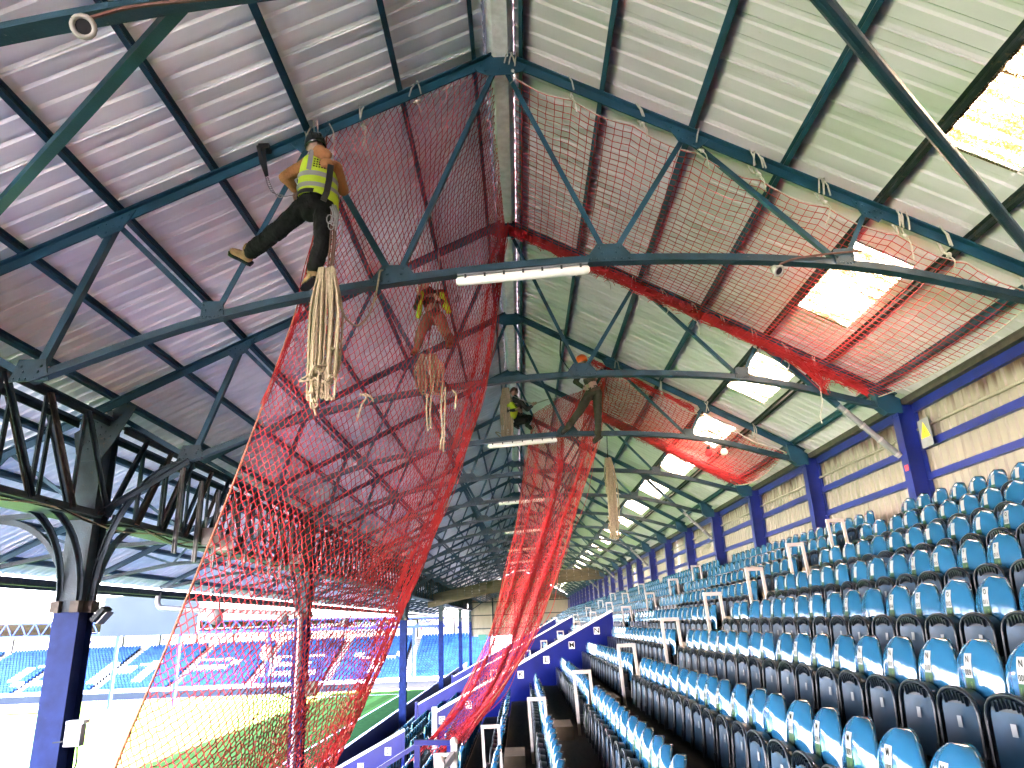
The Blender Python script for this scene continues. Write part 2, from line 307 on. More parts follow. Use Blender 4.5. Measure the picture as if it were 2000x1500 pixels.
# ------------------------------------------------------------------ roof trusses
def make_truss():
    root = thing('roof_truss', 'x', 'roof truss')
    m = MB(); m.tee([(XE + 0.25, 0, zr(XE + 0.25)), (0, 0, zr(0))], 0.15, 0.14, 0.02); m.build('rafter', 'teal', root)
    m = MB(); m.tee([(0, 0, zr(0) - 0.004), (XB + 0.05, 0, zr(XB + 0.05))], 0.15, 0.14, 0.02); m.build('rafter', 'teal', root)
    ch = [(-5.74, 0, 2.98), (-3.635, 0, 3.69), (-1.41, 0, 4.09), (1.28, 0, 4.27), (4.19, 0, 4.08), (6.27, 0, 3.53), (6.8, 0, 3.36)]
    m = MB(); m.tee(crv(ch, 6), 0.13, 0.12, 0.022, inv=True); c = m.build('bottom_chord', 'chord', root)
    c0, c1, c2, c3, c4 = [(p[0], p[2]) for p in ch[:5]]; r1, r2, r3, r4, ap = (-5.03, zr(-5.03)), (-2.55, zr(-2.55)), (2.445, zr(2.445)), (4.62, zr(4.62)), (0, zr(0))
    def web(a, b, y, w=0.075, f=1, ea=0.0, eb=0.0):
        a, b = Vector((a[0], y, a[1])), Vector((b[0], y, b[1])); d = (b - a).normalized(); a = a + d * ea; b = b - d * eb
        q = MB(); q.angle(a, b, w, 0.012, up=(0, 1, 0), flip=f); q.build('web_member', 'teal', root)
    web(c0, r1, 0.062, 0.09, 1, 0.1, 0.05); web(r1, c1, 0.060, 0.07, 1, 0.08, 0.08); web(c1, r2, 0.058, 0.07, -1, 0.08, 0.08); web(r2, c2, 0.061, 0.085, -1, 0.08, 0.08)
    web(c2, ap, 0.059, 0.065, 1, 0.08, 0.2); web(ap, c3, 0.063, 0.065, -1, 0.2, 0.08); web(c3, r3, 0.058, 0.07, -1, 0.08, 0.1); web(r3, c4, 0.061, 0.06, 1, 0.1, 0.05); web(c4, r4, 0.057, 0.06, 1, 0.06, 0.06)
    web((-7.35, zr(-7.35) - 0.05), c0, 0.064, 0.085, 1, 0.0, 0.0)
    # front cantilever
    m = MB(); m.tee([(-7.6, 0, 2.12), (-10.0, 0, 2.0), (-12.2, 0, 1.62)], 0.1, 0.1, 0.018, inv=True); m.build('cantilever_chord', 'girder', root)
    for a, b in (((-7.6, 2.2), (-9.0, zr(-9.0))), ((-9.0, zr(-9.0)), (-10.0, 2.0)), ((-10.0, 2.0), (-10.9, zr(-10.9)))): web(a, b, 0.06, 0.06)
    # gussets with rivet heads
    def gus(poly, riv, mt='teal', y=-0.034):
        q = MB(); q.plate(poly, y, y + 0.016)
        for x, z in riv: q.rivet((x, y, z), 0.021)
        q.build('gusset_plate', mt, root)
    def low(c, w=0.31, t=0.15, h=0.20, mt='chord'):
        x, z = c; gus([(x - w, z - 0.04), (x + w, z - 0.04), (x + w * 0.92, z + 0.02), (x + t, z + h), (x - t, z + h), (x - w * 0.92, z + 0.02)],
            [(x - w * 0.8, z - 0.005), (x - w * 0.5, z - 0.01), (x - w * 0.2, z - 0.01), (x + w * 0.2, z - 0.01), (x + w * 0.5, z - 0.01), (x + w * 0.8, z - 0.005), (x - 0.09, z + 0.08), (x + 0.09, z + 0.08), (x - 0.12, z + 0.15), (x + 0.12, z + 0.15)], mt)
    low(c1, 0.15, 0.13, 0.2); low(c2); low(c3); low(c4, 0.13, 0.12, 0.19); low(c0, 0.24, 0.16, 0.24)
    def high(c, sl, w=0.27, h=0.2):
        x, z = c; P = lambda a, b: (x + a, z + sl * a + b)
        gus([P(-w, 0.02), P(-w * 0.8, -0.07), P(-w * 0.45, -h), P(w * 0.45, -h), P(w * 0.8, -0.07), P(w, 0.02)],
            [P(-w * 0.7, -0.02), P(-w * 0.35, -0.02), P(w * 0.35, -0.02), P(w * 0.7, -0.02), P(-w * 0.3, -h * 0.7), P(w * 0.3, -h * 0.7), P(0, -h * 0.45)])
    high(r1, 0.476); high(r2, 0.476); high(r3, -0.57); high(r4, -0.57, 0.2, 0.18)
    gus([(-0.36, zr(-0.36) - 0.02), (-0.3, zr(-0.3) - 0.12), (-0.16, 7.16), (0.16, 7.16), (0.3, zr(0.3) - 0.12), (0.36, zr(0.36) - 0.02), (0, zr(0) + 0.1)],
        [(-0.26, 7.33), (-0.2, 7.24), (0.2, 7.24), (0.27, 7.3), (-0.1, 7.36), (0.1, 7.36), (0.0, 7.26)])
    m = MB(); m.plate([(XB - 0.35, zr(XB - 0.35) - 0.02), (XB + 0.1, zr(XB + 0.1) - 0.02), (XB + 0.1, 3.28), (XB - 0.16, 3.28), (XB - 0.3, 3.4)], -0.09, 0.09); m.build('eaves_haunch', 'teal', root)
    return root
T0 = make_truss(); T0.location.y = TY(0)
TR = {0: T0}
for k in range(1, 25):
    c = copy_tree(T0); c.location.y = TY(k); TR[k] = c
for k, o in TR.items():
    g_ = 'steel trusses along the stand roof'
    lab = {0: 'blue steel truss nearest overhead, only its bottom chord showing top left', 1: 'blue steel truss the worker in tan hoodie hangs from',
           2: 'blue steel truss whose right rafter carries the long red net roll', 3: 'blue steel truss with the orange-helmeted worker below its rafter',
           4: 'blue steel truss carrying the lower edge of the far red net'}.get(k)
    if lab is None: lab = f'dark steel truss, {ordinal(k)} beyond the one with the tan-hoodied worker' if k > 1 else 'steel roof truss above and behind the camera'
    if k >= 5: lab = f'dark steel roof truss, {ordinal(k - 1)} beyond the tan-hoodied worker\'s truss'
    tag(o, lab, 'roof truss', g_)
# every second truss or so has its outer web carried down to the column as a pipe knee brace
for k in (2, 5, 8, 11, 14):
    t = TR[k]; m = MB(); m.angle((4.70, 0.08, 4.70), (5.86, 0.08, 3.50), 0.09, 0.014, up=(0, 1, 0)); m.build('web_member', 'teal', t)
    m = MB(); m.tube([(5.86, 0.08, 3.50), (6.78, 0.08, 2.53)], 0.055, 10); b = m.build('knee_brace', 'grey_pipe', t)
    m = MB()
    for q in (0.12, 0.4, 0.68, 0.95): 
        p = Vector((5.86, 0.08, 3.50)).lerp(Vector((6.78, 0.08, 2.53)), q); d = Vector((0.92, 0, -0.97)).normalized(); m.tube([p - d * 0.02, p + d * 0.02], 0.064, 10)
    m.build('pipe_clip', 'grey_box', b)
# diagonal plan braces in the bay overhead
m = MB(); m.angle((-2.1, TY(0) + 0.05, 4.0), (-7.4, TY(1) - 0.1, 3.86), 0.085, 0.016); tag(m.build('plan_brace', 'teal'), 'blue angle-iron diagonal brace crossing the upper left corner', 'brace', 'diagonal roof braces overhead')
m = MB(); m.tube([(2.02, TY(0) + 0.08, 4.17), (6.75, TY(1) - 0.1, 3.42)], 0.062, 12); tag(m.build('plan_brace', 'chord'), 'dark tubular diagonal brace crossing the skylight, upper right', 'brace', 'diagonal roof braces overhead')

# ------------------------------------------------------------------ purlins, ridge, roof sheets
PO = 0.07                           # purlin seat above the rafter axis
PL = [-0.30, -1.32, -2.56, -3.75, -4.93, -6.08, -7.2, -8.4, -9.6, -10.8, -12.0]
PR = [0.24, 1.32, 2.47, 3.6, 4.70, 5.72, 6.6]
for i, x in enumerate(PL + PR):
    sl = 0.476 if x < 0 else -0.57; n = Vector((-sl, 0, 1)).normalized(); sd_ = Vector((1, 0, sl)).normalized()
    m = MB(); c = Vector((x, 0, zr(x))) + n * (PO + 0.055)
    # zed purlin: web plus two lips
    w, h, t = 0.05, 0.11, 0.012
    prof = [(-t / 2, -h / 2), (w, -h / 2), (w, -h / 2 + t), (t / 2, -h / 2 + t), (t / 2, h / 2), (-w, h / 2), (-w, h / 2 - t), (-t / 2, h / 2 - t)]
    if x < 0: prof = [(-a, b) for a, b in prof][::-1]
    m.sweep(prof[::-1], [(c.x, Y0, c.z), (c.x, Y1, c.z)], up=n)
    side, k = ('left', i) if x < 0 else ('right', i - len(PL))
    lab = f'blue purlin running the length of the {side} roof slope beside the ridge cap' if k == 0 else f'blue purlin under the {side} roof slope, {ordinal(k)} out from the ridge purlin'
    tag(m.build('purlin', 'teal' if i not in (15, 16) else 'dark_steel'), lab, 'purlin', 'purlins under the roof sheets')
# silver ridge cap seen from below
m = MB(); w = 0.19
m.sweep([(-w, 0.0), (-0.10, -0.14), (0.10, -0.14), (w, 0.0), (w, 0.02), (0.09, -0.12), (-0.09, -0.12), (-w, 0.02)], [(0.02, y, 7.60) for y in [Y0 + i * (Y1 - Y0) / 60 for i in range(61)]])
rc = m.build('ridge_cap', 'galv'); tag(rc, 'silver metal ridge flashing running along the roof apex', 'ridge cap')
m = MB(); m.sweep([(-0.5, -0.155), (0, 0.09), (0.5, -0.19), (0.5, -0.21), (0, 0.06), (-0.5, -0.175)], [(0, Y0, 7.72 + 0.06), (0, Y1, 7.72 + 0.06)]); m.build('outer_capping', 'dark_steel', rc)
# sheets: trapezoid ribs running down the slope
SW = BAY / 4; RP = SW / 4
def sheet_mesh(name, xa, xb, up, matname):
    m = MB(); prof = []; rib = 0.031 if xb <= 0.01 else 0.019
    for k in range(4):
        y = k * RP; prof += [(y, 0), (y + RP * 0.60, 0), (y + RP * 0.68, rib), (y + RP * 0.90, rib)]
    prof += [(SW + 0.022, 0), (SW + 0.028, -0.016)]; sl = 0.476 if xb <= 0.01 else -0.57; n = Vector((-sl, 0, 1)).normalized(); rows = []
    for x in (xa, xb):
        b = Vector((x, 0, zr(x))) + n * (PO + 0.112 + up); rows.append([b + n * h + Vector((0, y, 0)) for y, h in prof])
    k = len(prof); m.add(rows[0] + rows[1], [(i, i + 1, i + 1 + k, i + k) for i in range(k - 1)]); return m.mesh(name, matname)
NS0, NS1 = -2, 47                  # sheet columns near enough to tell apart, counted from TY(0)
roofs = {}
for side, cuts, mn in (('left', [(-0.12, -6.3), (-6.25, -12.65)], 'sheet_left'), ('right', [(0.12, 4.80), (4.74, 5.60), (5.55, 7.55)], 'sheet_right')):
    root = thing('roof_slope', f'corrugated metal roof slope on the {"left, lilac grey" if side == "left" else "right, pale cream with skylights"}', 'roof'); roofs[side] = root
    for j, (xa, xb) in enumerate(cuts):
        up = 0.004 * (len(cuts) - j); lo, hi = (xb, xa) if side == 'left' else (xa, xb)
        me = sheet_mesh('roof_sheet', lo, hi, up, mn); sk = sheet_mesh('rooflight_sheet', lo, hi, up, 'skylight') if (side, j) == ('right', 1) else None
        far = MB()
        for i in range(int((Y0 - TY(0)) / SW) - 1, int((Y1 - TY(0)) / SW) + 1):
            y = TY(0) + i * SW - 0.15
            sky_here = sk is not None and i % 4 in (1, 2)
            if NS0 <= i < NS1 or sky_here:
                o = place('rooflight_sheet' if sky_here else 'roof_sheet', sk if sky_here else me, root, (0, y, random.uniform(-0.003, 0.003)))
            else:
                far.add([(v.co.x, v.co.y + y, v.co.z) for v in me.vertices], [tuple(p.vertices) for p in me.polygons])
        far.build('roof_sheeting', mn, root)['kind'] = 'stuff'
# ------------------------------------------------------------------ front eave beam with a slit of sky above it
m = MB(); m.span((XE - 0.10, Y0, 1.30), (XE + 0.02, Y1, 1.46)); tag(m.build('eave_beam', 'dark_steel'), 'dark beam along the front edge of the left roof slope', 'beam')
m = MB(); m.span((XE + 0.35, Y0, 1.34), (XE + 0.47, Y1, 1.52)); tag(m.build('gutter', 'dark_steel'), 'grimy gutter just inside the front roof edge', 'gutter')

# ------------------------------------------------------------------ back wall and columns
wall = thing('back_wall', 'cream corrugated back wall with blue rails and rust runs', 'wall')
def clad_mesh():
    m = MB(); prof = []; P = SW / 5
    for k in range(5): y = k * P; prof += [(y, 0), (y + P * 0.62, 0), (y + P * 0.72, 0.03), (y + P * 0.9, 0.03)]
    prof.append((SW + 0.02, 0)); k = len(prof)
    m.add([(7.16 + h, y, 0.9) for y, h in prof] + [(7.16 + h, y, 3.80) for y, h in prof], [(i, i + k, i + 1 + k, i + 1) for i in range(k - 1)]); return m.mesh('cladding_sheet', 'cladding')
cm = clad_mesh(); far = MB()
for i in range(int((Y0 - TY(0)) / SW), int((Y1 - TY(0)) / SW)):
    y = TY(0) + i * SW
    if 3 <= i < 60: place('cladding_sheet', cm, wall, (random.uniform(-0.004, 0.004), y, 0))
    else: far.add([(v.co.x, v.co.y + y, v.co.z) for v in cm.vertices], [tuple(p.vertices) for p in cm.polygons])
far.build('cladding_sheeting', 'cladding', wall)['kind'] = 'stuff'
m = MB(); m.span((7.1, Y0, -6), (7.5, Y1, 0.95)); m.build('base_wall', 'concrete', wall)
m = MB(); m.span((6.98, Y0, 3.44), (7.13, Y1, 3.52)); m.span((6.97, Y0, 3.521), (6.985, Y1, 3.56)); m.build('eaves_trim', 'grimy_brown', wall)
for k in range(-3, 24):
    for z, h, d in ((3.36, 0.16, 0.06), (2.66, 0.13, 0.07), (2.13, 0.11, 0.07)):
        m = MB(); m.span((7.155 - d, TY(k) + 0.105, z - h / 2), (7.152, TY(k + 1) - 0.105, z + h / 2))
        m.span((7.155 - d - 0.03, TY(k) + 0.107, z - h / 2 - 0.012), (7.153, TY(k + 1) - 0.107, z - h / 2 - 0.001)); m.build('wall_rail', 'royal', wall)
    m = MB(); m.tube(crv([(7.08, TY(k) + 0.1, 2.95), (7.1, TY(k) + 1.4, 2.93), (7.1, TY(k) + 3.0, 2.955), (7.08, TY(k + 1) - 0.1, 2.95)], 3), 0.025, 5); m.build('conduit', 'cladding', wall)
def back_column():
    root = thing('back_column', 'x', 'column'); m = MB()
    x0, x1, f = XB, XB + 0.34, 0.22
    m.span((x0, -f / 2, -2), (x0 + 0.02, f / 2, 3.276)); m.span((x1 - 0.02, -f / 2, -2), (x1, f / 2, 3.52)); m.span((x0 + 0.021, -0.012, -2), (x1 - 0.021, 0.012, 3.45)); m.build('shaft', 'royal', root)
    m = MB(); m.span((x0 - 0.015, -f / 2 - 0.02, 3.20), (x0 - 0.002, f / 2 + 0.02, 3.274))
    for y in (-0.07, 0.07): m.rivet((x0 - 0.015, y, 3.237), 0.02, (-1, 0, 0))
    m.build('cap_plate', 'royal', root); return root
bc = back_column(); bcs = {2: bc}
bc.location.y = TY(2)
for k in range(3, 25): bcs[k] = copy_tree(bc); bcs[k].location.y = TY(k)
for k, o in bcs.items():
    tag(o, {2: 'royal blue back column nearest the camera, beside the warning triangle'}.get(k, f'royal blue steel column on the back wall, {ordinal(max(1, k - 1))} from the right' if k > 2 else 'royal blue steel column on the back wall out of frame'), 'column', 'blue columns along the back wall')

# ------------------------------------------------------------------ front columns, lattice girder
FC = [TY(-1), TY(2), TY(5), TY(10), TY(15), TY(20), TY(24)]
for i, y in enumerate(FC):
    lab = ['blue front column behind the camera', 'big blue steel front column at the left edge with curved brackets', 'blue front column behind the red net with the downpipe', 'slim blue front column just right of the hanging net',
           'far blue front column, second right of the hanging net', 'far blue front column, third right of the hanging net', 'blue corner column at the left edge of the far gable'][i]
    root = thing('front_column', lab, 'column', (XF, y, 0), 'front columns carrying the lattice girder'); w = 0.42
    m = MB()
    for sy in (-1, 1): m.span((-w / 2, sy * w / 2 - 0.012, ZP), (w / 2, sy * w / 2 + 0.012, 0.45))
    m.span((-0.12, -w / 2 + 0.013, ZP), (0.12, w / 2 - 0.013, 0.449)); m.build('shaft', 'col_blue', root)
    m = MB()
    for sy in (-1, 1): m.span((-w / 2, sy * w / 2 - 0.012, 0.452), (w / 2, sy * w / 2 + 0.012, 3.75))
    m.span((-0.11, -w / 2 + 0.013, 0.452), (0.11, w / 2 - 0.013, 3.74)); m.build('upper_shaft', 'girder', root)
    if y < 60:
        for dx, dy in ((0, 1), (0, -1), (1, 0), (-1, 0)):
            for off in ((-0.16, 0.16) if dx == 0 else (0.0,)):
                pts = []
                for q in range(11):
                    a = q / 10 * math.pi / 2; rr = 1.35
                    d = 0.24 + rr * (1 - math.cos(a)); z = 0.55 + rr * 1.08 * math.sin(a)
                    if dx == 1: d = 0.24 + 1.40 * (1 - math.cos(a)); z = 0.55 + 2.36 * math.sin(a)
                    pts.append((dx * d + off * abs(dy), dy * d + (off if dx else 0), z))
                m = MB(); m.tee(pts, 0.11, 0.10, 0.018, up=(-dx, -dy, 0.15)); m.build('curved_bracket', 'girder', root)
                m = MB(); m.span((pts[0][0] - 0.07, pts[0][1] - 0.07, 0.44), (pts[0][0] + 0.07, pts[0][1] + 0.07, 0.62)); m.build('bracket_shoe', 'grimy_brown', root)
    m = MB(); m.tee([(0.15, -0.05, 2.02), (1.66, -0.05, 2.93)], 0.12, 0.10, 0.02); m.build('head_strut', 'girder', root)
    m = MB(); P = [(-0.32, 3.45), (0.5, 3.98), (0.72, 3.9), (0.42, 3.3), (0.2, 2.95), (-0.2, 2.95)]
    m.plate(P, -0.27, -0.25)
    for a in range(7):
        for b in range(4):
            x = -0.15 + a * 0.10; z = 3.1 + b * 0.14 + a * 0.055
            if (a + b) % 3: m.rivet((x * 0.9, -0.27, z), 0.022)
    m.build('head_gusset', 'girder', root)
spans = list(zip(FC[:-1], FC[1:]))
GX = (XF + 0.28, XF - 0.28)
for i, (ya, yb) in enumerate(spans):
    lab = ['grimy lattice girder left of the big front column, cut by the left edge', 'dark lattice girder between the big left column and the next, behind the net', 'long lattice girder beyond the second front column', 'far lattice girder between third and fourth front columns',
           'far lattice girder between fourth and fifth front columns', 'farthest lattice girder reaching the gable'][i]
    root = thing('lattice_girder', lab, 'girder', (0, 0, 0), 'lattice girders along the front columns'); zt, zb = 3.62, 2.02
    for x in GX:
        for z in (zt, zb):
            m = MB(); m.tee([(x, ya + 0.24, z), (x, yb - 0.24, z)], 0.2, 0.13, 0.025, inv=(z == zb)); m.build('girder_chord', 'girder', root)
        n = max(2, round((yb - ya) / 0.98)); d = (yb - ya) / n; sg = 0.05 if x > XF else -0.05
        for k in range(n):
            if k: m = MB(); m.bar((x, ya + k * d, zb), (x, ya + k * d, zt), 0.085, 0.03, up=(1, 0, 0)); m.build('girder_post', 'girder', root)
            a, b = ((k, k + 1) if k >= n / 2 else (k + 1, k))
            m = MB(); m.angle((x + sg, ya + a * d, zt), (x + sg, ya + b * d, zb), 0.07, 0.012, up=(1, 0, 0)); m.build('girder_diagonal', 'grimy_brown' if k % 2 else 'girder', root)
    m = MB(); m.span((GX[1], ya + 0.3, zb - 0.09), (GX[0], yb - 0.3, zb - 0.075)); m.build('girder_soffit', 'girder', root)
# clutter fixed to the girder past the big column
for i in range(9):
    y = TY(2) + 2.3 + i * 0.95; z0 = 1.55 + random.uniform(-0.1, 0.1)
    m = MB(); m.span((XF + 0.42, y, z0), (XF + 0.46, y + 0.09, z0 + 1.75)); m.span((XF + 0.40, y - 0.02, z0), (XF + 0.418, y + 0.11, z0 + 1.7))
    tag(m.build('hanging_channel', 'grey_pipe'), f'grey slotted steel channel hung on the girder, {ordinal(i + 1)} right of the big left column', 'bracket', 'channels hung on the girder')
for i, (y, z, s) in enumerate(((15.9, 2.05, 0.42), (16.7, 2.0, 0.40), (22.0, 2.1, 0.3))):
    root = thing('equipment_box', ['beige equipment box under the girder, left one of the pair by the net edge', 'beige equipment box under the girder, right one touching the net edge', 'small beige equipment box on the girder seen through the net'][i], 'equipment box', (XF + 0.62, y, z), 'boxes fixed under the girder')
    m = MB(); m.box((0, 0, 0), (0.25, s, s * 0.9)); m.build('case', 'grey_box', root); m = MB(); m.box((0.13, 0, 0.02), (0.008, s * 0.8, s * 0.7)); m.rivet((0.137, 0.05, -0.12), 0.02, (1, 0, 0)); m.build('lid', 'white', root)
    m = MB(); m.box((-0.14, 0, 0.2), (0.03, 0.06, 0.5)); m.build('mounting_strap', 'grey_pipe', root)
for i in range(4):
    y0 = TY(1) + i * 2.6; pts = crv([(XF + 0.36, y0, 2.0), (XF + 0.37, y0 + 1.4, 1.86 - 0.03 * i), (XF + 0.36, y0 + 2.8, 1.95), (XF + 0.38, y0 + 4.6, 1.8), (XF + 0.36, y0 + 6.5, 1.97)], 6)
    m = MB(); m.tube(pts, 0.014 + 0.004 * (i % 2), 5); tag(m.build('cable', 'cable' if i % 2 else 'rope'), f'sagging cable along the underside of the girder, {ordinal(i + 1)} from the left', 'cable', 'cables under the girder')

# ------------------------------------------------------------------ seats
def shell(outline, xf, thick, inner=8):
    """rounded plate: outline(z)->half width over [z0,z1]; xf(y,z,w) front surface; returns MB"""
    m = MB(); m.sm = True; z0, z1, hw = outline; nz, ny = 16, 10; F, B = [], []
    for j in range(nz + 1):
        z = z0 + (z1 - z0) * math.sin(j / nz * math.pi / 2); w = hw(z)
        for i in range(ny + 1):
            y = w * math.sin((i / ny - 0.5) * math.pi) ; x = xf(y / max(w, 1e-3), z)
            F.append((x, y, z)); B.append((x + thick, y, z))
    k = ny + 1; fs = []; N_ = len(F)
    for j in range(nz):
        for i in range(ny):
            a = j * k + i; fs.append((a, a + k, a + k + 1, a + 1)); fs.append((N_ + a, N_ + a + 1, N_ + a + k + 1, N_ + a + k))
    ring = [i for i in range(k)] + [j * k + ny for j in range(1, nz + 1)] + [nz * k + i for i in range(ny - 1, -1, -1)] + [j * k for j in range(nz - 1, 0, -1)]
    for p, q in zip(ring, ring[1:] + ring[:1]): fs.append((p, q, q + N_, p + N_))
    m.add(F + B, fs); return m
def bw(z):                          # backrest half width
    t = max(0, (z - 0.56) / 0.23); return 0.222 * max(0.0, 1 - t ** 2.3) ** 0.5 if t < 1 else 0.004
def bx(u, z):
    t = max(0, (z - 0.60) / 0.19); return 0.07 * (z - 0.35) + 0.055 * abs(u) ** 3.0 + 0.05 * t ** 2.6
back_me = shell((0.34, 0.789, lambda z: max(bw(z), 0.006)), bx, 0.02).mesh('backrest', 'seat_blue')
def pw(z): t = max(0, (z - 0.455) / 0.145); return 0.20 * max(0.0, 1 - t ** 2.8) ** 0.5 if t < 1 else 0.012
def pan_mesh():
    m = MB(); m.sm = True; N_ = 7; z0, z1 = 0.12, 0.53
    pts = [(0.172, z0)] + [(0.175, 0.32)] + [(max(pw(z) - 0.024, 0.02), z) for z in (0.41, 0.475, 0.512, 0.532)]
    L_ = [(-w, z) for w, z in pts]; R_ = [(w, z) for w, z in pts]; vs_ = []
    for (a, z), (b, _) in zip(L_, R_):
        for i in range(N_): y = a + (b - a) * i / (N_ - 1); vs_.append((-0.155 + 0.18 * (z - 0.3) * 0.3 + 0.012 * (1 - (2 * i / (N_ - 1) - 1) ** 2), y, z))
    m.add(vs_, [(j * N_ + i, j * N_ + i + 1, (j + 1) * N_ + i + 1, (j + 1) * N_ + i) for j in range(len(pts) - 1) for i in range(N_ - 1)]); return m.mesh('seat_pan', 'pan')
pan_me = pan_mesh()
def rim_mesh():
    m = MB(); m.sm = True; out = []
    zs = [0.11, 0.22, 0.34, 0.43, 0.485, 0.53, 0.56, 0.58, 0.593, 0.599]
    L_ = [(-pw(z), z) for z in zs]; R_ = [(pw(z), z) for z in zs]; loop = L_ + R_[::-1]
    path = [(-0.165 + 0.054 * (z - 0.3), y, z) for y, z in loop]
    m.tube(path, [0.012] * len(path), 6)
    # outer wall behind the rim
    o = [(-0.150 + 0.054 * (z - 0.3), y, z) for y, z in loop]; b = [(-0.09 + 0.054 * (z - 0.3), y * 0.97, z * 0.985) for y, z in loop]; k = len(o)
    m.add(o + b, [(i, i + 1, i + 1 + k, i + k) for i in range(k - 1)]); return m.mesh('pan_rim', 'rim')
rim_me = rim_mesh()
def comb_mesh():
    m = MB()
    for i in range(7):
        y = -0.105 + i * 0.035; zt = 0.586 - 2.2 * y * y
        m.add([(-0.168, y - 0.011, zt), (-0.168, y + 0.011, zt), (-0.160, y, zt - 0.052), (-0.148, y - 0.011, zt), (-0.148, y + 0.011, zt), (-0.144, y, zt - 0.052)], [(0, 1, 2), (3, 5, 4), (0, 3, 4, 1), (1, 4, 5, 2), (2, 5, 3, 0)])
    m.add([(-0.146, -0.16, 0.515), (-0.146, 0.16, 0.515), (-0.142, 0.15, 0.555), (-0.140, 0.08, 0.586), (-0.140, -0.08, 0.586), (-0.142, -0.15, 0.555)], [(0, 1, 2, 3, 4, 5)]); return m.mesh('rib_comb', 'rim')
comb_me = comb_mesh()
m = MB(); m.span((-0.13, -0.232, 0.10), (0.02, -0.196, 0.21)); m.span((0.021, -0.238, 0.05), (0.06, -0.19, 0.36)); m.span((-0.10, -0.225, 0.211), (-0.03, -0.2, 0.26)); m.span((0.05, -0.2, 0.33), (0.075, 0.2, 0.36)); brk_me = m.mesh('bracket', 'black')
def patch_mesh(name, fx, y0, y1, z0, z1, mt, n=3, up=3):
    m = MB(); m.add([(fx(y0 + (y1 - y0) * i / n, z0 + (z1 - z0) * j / up), y0 + (y1 - y0) * i / n, z0 + (z1 - z0) * j / up) for j in range(up + 1) for i in range(n + 1)],
        [(j * (n + 1) + i, j * (n + 1) + i + n + 1, j * (n + 1) + i + n + 2, j * (n + 1) + i + 1) for j in range(up) for i in range(n)]); return m.mesh(name, mt)
bf = lambda y, z: bx(y / bw(z), z) - 0.003
st_me = patch_mesh('number_sticker', bf, -0.036, 0.036, 0.585, 0.715, 'sticker'); gr_me = patch_mesh('block_sticker', bf, -0.045, 0.045, 0.50, 0.584, 'green')
ps_me = patch_mesh('pan_sticker', lambda y, z: -0.166 + 0.054 * (z - 0.3) + 0.012, -0.022, 0.022, 0.385, 0.445, 'sticker', 1, 1)
ROTF = Matrix(((0, 0, -1), (-1, 0, 0), (0, 1, 0)))     # text plane facing -x
_tc = {}
def face_text(body, size, mt):
    if (body, size) not in _tc:
        me = text_mesh(body, size, mt)
        for v in me.vertices: v.co = ROTF @ Vector((v.co.x * 0.85, v.co.y, 0))
        _tc[(body, size)] = me
    return _tc[(body, size)]
for me_ in (pan_me, rim_me, comb_me):        # the tipped-up pan sits close in front of the backrest
    for v in me_.vertices: v.co.x += 0.06; v.co.z -= 0.06 * min(1, max(0, (v.co.z - 0.1) / 0.4))
for v in ps_me.vertices: v.co.z -= 0.05
AISLES = [12.6, 23.1, 34.0, 44.8, 55.6, 66.4, 77.2, 88.0, 98.5]
seats = []
for n in range(-10, 7):
    for k in range(7, 226):
        y = 0.245 + 0.465 * k
        if any(abs(y - a) < 0.62 for a in AISLES) or abs(y - 22.35) < 0.3 and n < 2: continue
        if ROWX(n) < -1.0 and y < 14.5: continue
        if n <= -3 and 25.0 < y < 27 and n in (-7,): continue
        if n >= 5 and any(abs(y - TY(q)) < 0.0 for q in range(24)): continue
        px, py, d = pix((ROWX(n) - 0.05, y, ROWT(n) + 0.6))
        if -70 < px < 2060 and 700 < py < 1560 and d > 0: seats.append((d, n, k, y))
seats.sort()
REAL = seats[:300]; REST = seats[300:]
first_free = {}
for d, n, k, y in REAL:
    row = ROWS[n]; prev = [a for a in AISLES if a < y]; nxt = [a for a in AISLES if a > y]
    blk = ['before the nearest gangway', 'past the nearest gangway', 'past the second gangway', 'past the third gangway'][len(prev)]
    pos = int(round((nxt[0] - 0.62 - y) / 0.465)) + 1 if not prev else int(round((y - prev[-1] - 0.62) / 0.465)) + 1
    root = thing('tip_up_seat', f'blue tip-up seat in row {row}, {ordinal(pos)} seat {blk}' if not (n == 1 and k == 9) else 'blue tip-up seat with sticker reading N 009, large at right edge', 'seat', (ROWX(n), y, ROWT(n)), 'blue tip-up seats in the stand')
    root.rotation_euler = (0, R(random.uniform(-1.2, 1.2)), R(random.uniform(-1.5, 1.5)))
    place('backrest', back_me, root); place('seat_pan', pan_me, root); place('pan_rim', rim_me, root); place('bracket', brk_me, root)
    if d < 14: place('rib_comb', comb_me, root)
    if random.random() < 0.94:
        s_ = place('number_sticker', st_me, root); s_.rotation_euler.x = R(random.uniform(-3, 3)) if d > 8 else 0
        if d < 7.5:
            o = place('letter', face_text(row, 0.052, 'ink'), s_, (bf(0, 0.685) - 0.003, 0, 0.682)); o.rotation_euler.y = R(6)
            o = place('number', face_text(f'{k:03d}', 0.046, 'ink'), s_, (bf(0, 0.615) - 0.002, 0, 0.612)); o.rotation_euler.y = R(6)
        b_ = place('block_sticker', gr_me, root)
        if d < 7.5: o = place('block_letters', face_text('L 9', 0.055, 'lime'), b_, (bf(0, 0.545) - 0.002, 0, 0.545)); o.rotation_euler.y = R(6)
    if d < 14:
        o = place('pan_sticker', ps_me, root); o.rotation_euler.x = R(random.uniform(-5, 5)); o.location = (0.06, random.uniform(-0.012, 0.012), random.uniform(-0.01, 0.01))
